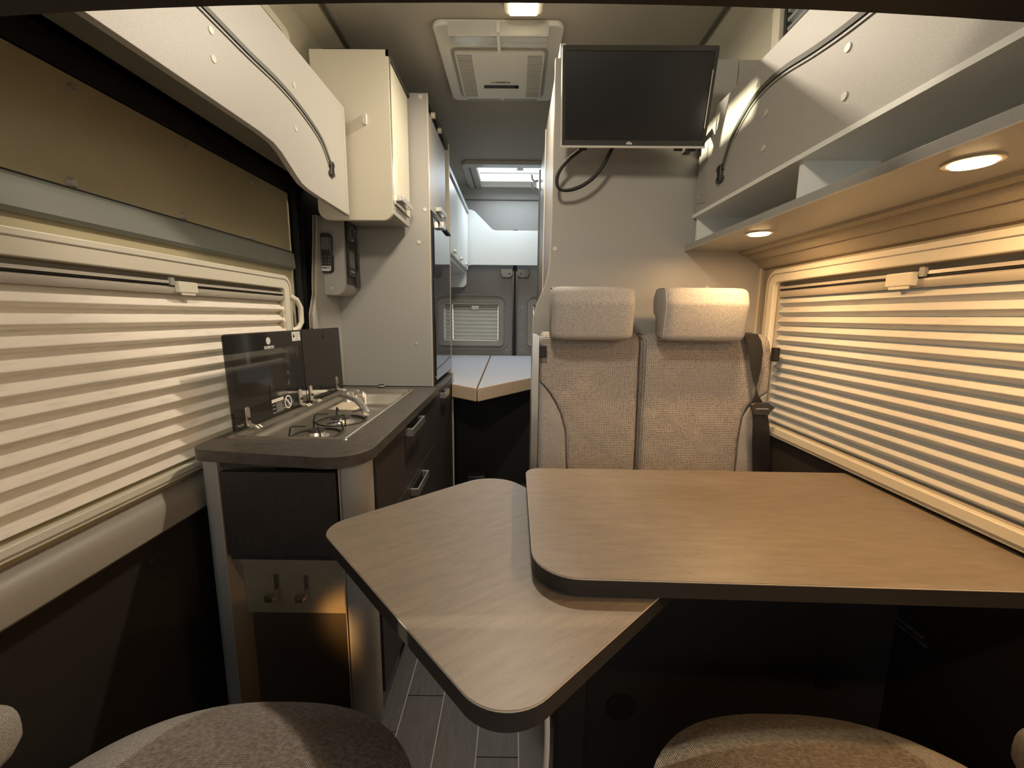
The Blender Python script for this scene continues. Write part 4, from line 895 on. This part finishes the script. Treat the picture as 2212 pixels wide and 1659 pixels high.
# seat belt
sbt = thing('seat_belt', 'black seat belt hanging over the right backrest with a black tongue', 'seat belt', (0.80, 1.35, 0.7))
def ribbon(pts, nm):
    vs = []; nrm = 0.0015
    for (xa, xb, y, z, tw) in pts:
        for x, yy in ((xa, y-tw), (xb, y+tw)): vs += [(x, yy, z), (x, yy+nrm, z)]
    fs = [f for i in range(len(pts)-1) for f in ((4*i, 4*i+2, 4*i+6, 4*i+4), (4*i+1, 4*i+5, 4*i+7, 4*i+3), (4*i, 4*i+4, 4*i+5, 4*i+1), (4*i+2, 4*i+3, 4*i+7, 4*i+6))]
    MB().add(vs, fs).build(nm, M['belt'], sbt, smooth=True)
ribbon([(0.735, 0.780, 1.41, 1.212, 0), (0.735, 0.782, 1.372, 1.208, 0), (0.742, 0.790, 1.362, 1.185, 0), (0.750, 0.797, 1.358, 1.15, .001), (0.759, 0.797, 1.357, 1.10, .004), (0.768, 0.794, 1.356, 1.06, .008), (0.777, 0.790, 1.355, 1.035, .010), (0.775, 0.797, 1.352, 1.01, .007), (0.770, 0.812, 1.350, 0.985, .002)], 'upper_webbing')
ribbon([(0.775, 0.822, 1.348, 0.962, 0), (0.779, 0.832, 1.345, 0.92, 0), (0.783, 0.842, 1.345, 0.86, 0), (0.795, 0.853, 1.35, 0.78, 0), (0.810, 0.860, 1.36, 0.68, 0)], 'lower_webbing')
MB().prism(round_poly([(0.762, 0.984), (0.775, 0.991), (0.820, 0.991), (0.842, 0.975), (0.828, 0.962), (0.822, 0.950), (0.776, 0.950)], 0.004, 3), mY(1.350), 0, 0.014).build('tongue', M['bezel'], sbt, bev=0.003)
MB().box(0.778, 0.818, 1.334, 1.337, 0.970, 0.9735).build('tongue_slot', M['greypl'], sbt)

# ------------------------------------------------------------------ tables
def slab(nm, poly, z0, z1, mtop, lab, cat):
    t = thing(nm, lab, cat, (sum(p[0] for p in poly)/len(poly), sum(p[1] for p in poly)/len(poly), z0))
    MB().prism(poly, mZ(z1-.0015), 0, 0.0015).build('table_surface', mtop, t)
    MB().prism(poly, mZ(z0), 0, z1-z0-.0015).build('edge_band', M['tabledge'], t)
    P = [Vector(p) for p in poly]; n = len(P)
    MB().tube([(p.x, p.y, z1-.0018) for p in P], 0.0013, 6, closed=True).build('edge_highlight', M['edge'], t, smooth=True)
    return t
big = round_poly([(0.034, 0.592), (0.034, 1.062), (0.870, 1.052), (0.870, 0.40+.17)], [0.075, 0.035, 0.02, 0.02], 10)
bt = slab('dining_table', big, 0.836, 0.865, M['table1'], 'large grey-brown oak dining table against the right wall', 'table')
sm = round_poly([(-0.392, 0.800), (-0.045, 1.115), (0.300, 0.665), (-0.008, 0.372)], [0.055, 0.09, 0.05, 0.068], 12)
sw = slab('swivel_table_leaf', sm, 0.802, 0.831, M['table2'], 'diamond-turned oak swivel leaf under the large table', 'table')
MB().cyl((0.12, 0.76, 0.831), (0, 0, 1), 0.03, 0.005, 20).build('pivot', M['bezel'], sw)
tlg = MB().box(0.10, 0.16, 0.78, 0.84, 0.02, 0.802).box(0.06, 0.20, 0.74, 0.88, 0.003, 0.02).build('table_leg', M['dark'], bt, bev=0.004)
MB().box(0.862, 0.867, 0.80, 0.95, 0.597, 0.601).box(0.862, 0.867, 0.79, 0.95, 0.584, 0.588).build('wall_rail', M['alu'])
tag(bpy.data.objects['wall_rail'], 'thin double metal rail low on the right wall under the table', 'rail')
cbl = MB().tube([(0.045, 0.52, 0.800), (0.052, 0.50, 0.72), (0.050, 0.49, 0.62), (0.035, 0.49, 0.50), (0.01, 0.50, 0.38), (-0.02, 0.52, 0.2), (-0.03, 0.55, 0.012), (0.0, 0.62, 0.008), (0.06, 0.68, 0.008)], 0.0042, 10).build('charging_cable', M['cable'], None, smooth=True)
ss = cbl.modifiers.new('s', 'SUBSURF'); ss.levels = 2; ss.render_levels = 2
tag(cbl, 'white cable hanging from under the swivel leaf to the floor', 'cable')

# ------------------------------------------------------------------ cab seats (turned to face the table)
def cab_seat(xc, s, lab, yo=0.0):
    t = thing('cab_seat', lab, 'seat', (xc, 0.35, 0), group='swivelled cab seats')
    a, bq, yc = 0.285, 0.30, 0.350+yo
    ztop = 0.664
    def shape(faces_keep, nm, m):
        mb = MB(); R = 26; N = 72; vs = []
        for r in range(R+1):
            q = r/R
            for k in range(N):
                th = 2*PI*k/N; c, sn = math.cos(th), math.sin(th); e = 0.80
                px = math.copysign(abs(c)**e, c)*a*(1+0.03*max(0, -sn)); py = math.copysign(abs(sn)**e, sn)*bq
                if r <= R-4:
                    g = q/((R-4)/R); rad = g; hz = ztop-0.055*(g**3.2) - 0.03*max(0, sn)*g**2
                else:
                    g = (r-(R-4))/4; rad = 1.0+0.015*math.sin(PI*g); hz = ztop-0.055-0.03*max(0, sn)-0.10*g
                x = xc+px*min(rad, 1.02); y = yc+py*rad
                # raised outer bolster
                xr = (x-xc)*s
                hz += 0.012*max(0, min(1, (xr-0.10)/0.05))*(1-max(0, (g-.8)/.2) if r <= R-4 else 0)
                vs.append((x, y, hz))
        fs = []
        for r in range(R):
            for k in range(N):
                f = (r*N+k, r*N+(k+1) % N, (r+1)*N+(k+1) % N, (r+1)*N+k)
                fs.append(f)
        mb.add(vs, fs); o = mb.build(nm, m, t, smooth=True)
        bm = bmesh.new(); bm.from_mesh(o.data)
        bmesh.ops.bisect_plane(bm, geom=bm.verts[:]+bm.edges[:]+bm.faces[:], plane_co=(s*0.105, 0.3, 0), plane_no=(s, 0.16, 0), clear_outer=faces_keep, clear_inner=not faces_keep)
        bm.to_mesh(o.data); bm.free(); return o
    shape(True, 'seat_insert', M['wovenseat'])
    shape(False, 'side_bolster', M['greyfab'])
    MB().box(xc-.22, xc+.22, 0.08, 0.52, 0.36, 0.47).build('seat_pan', M['dark'], t, bev=0.01)
    MB().box(xc-.18, xc+.18, 0.10, 0.48, 0.003, 0.36).build('pedestal', M['dark'], t, bev=0.01)
    MB().prism(rr(xc-.23, xc+.23, 0.55, 1.15, 0.08), mY(-0.04), 0, 0.13).build('backrest', M['wovenseat'], t, bev=0.04, seg=4)
    xa = xc+s*(0.240 if s > 0 else 0.300)
    pts = [(xa, -0.12, 0.70), (xa, 0.35, 0.705), (xa, 0.44, 0.705), (xa, 0.475, 0.703), (xa, 0.495, 0.70), (xa, 0.505, 0.698)]
    rad = [0.045, 0.047, 0.047, 0.042, 0.030, 0.010]; vs = []; n = 20
    for (x, y, z), r in zip(pts, rad):
        for k in range(n):
            q = 2*PI*k/n; c, sn = math.cos(q), math.sin(q); vs.append((x+r*0.9*math.copysign(abs(c)**.7, c), y+yo, z+r*math.copysign(abs(sn)**.7, sn)))
    m = len(pts); fs = [(i*n+k, i*n+(k+1) % n, (i+1)*n+(k+1) % n, (i+1)*n+k) for i in range(m-1) for k in range(n)]+[tuple(range(n))[::-1], tuple(range((m-1)*n, m*n))]
    MB().add(vs, fs).build('armrest', M['greyfab'], t, smooth=True)
    return t
cab_seat(-0.395, -1, 'woven cab seat at the lower left, turned to the table')
cab_seat(0.455, 1, 'woven cab seat at the lower right, turned to the table', -0.01)
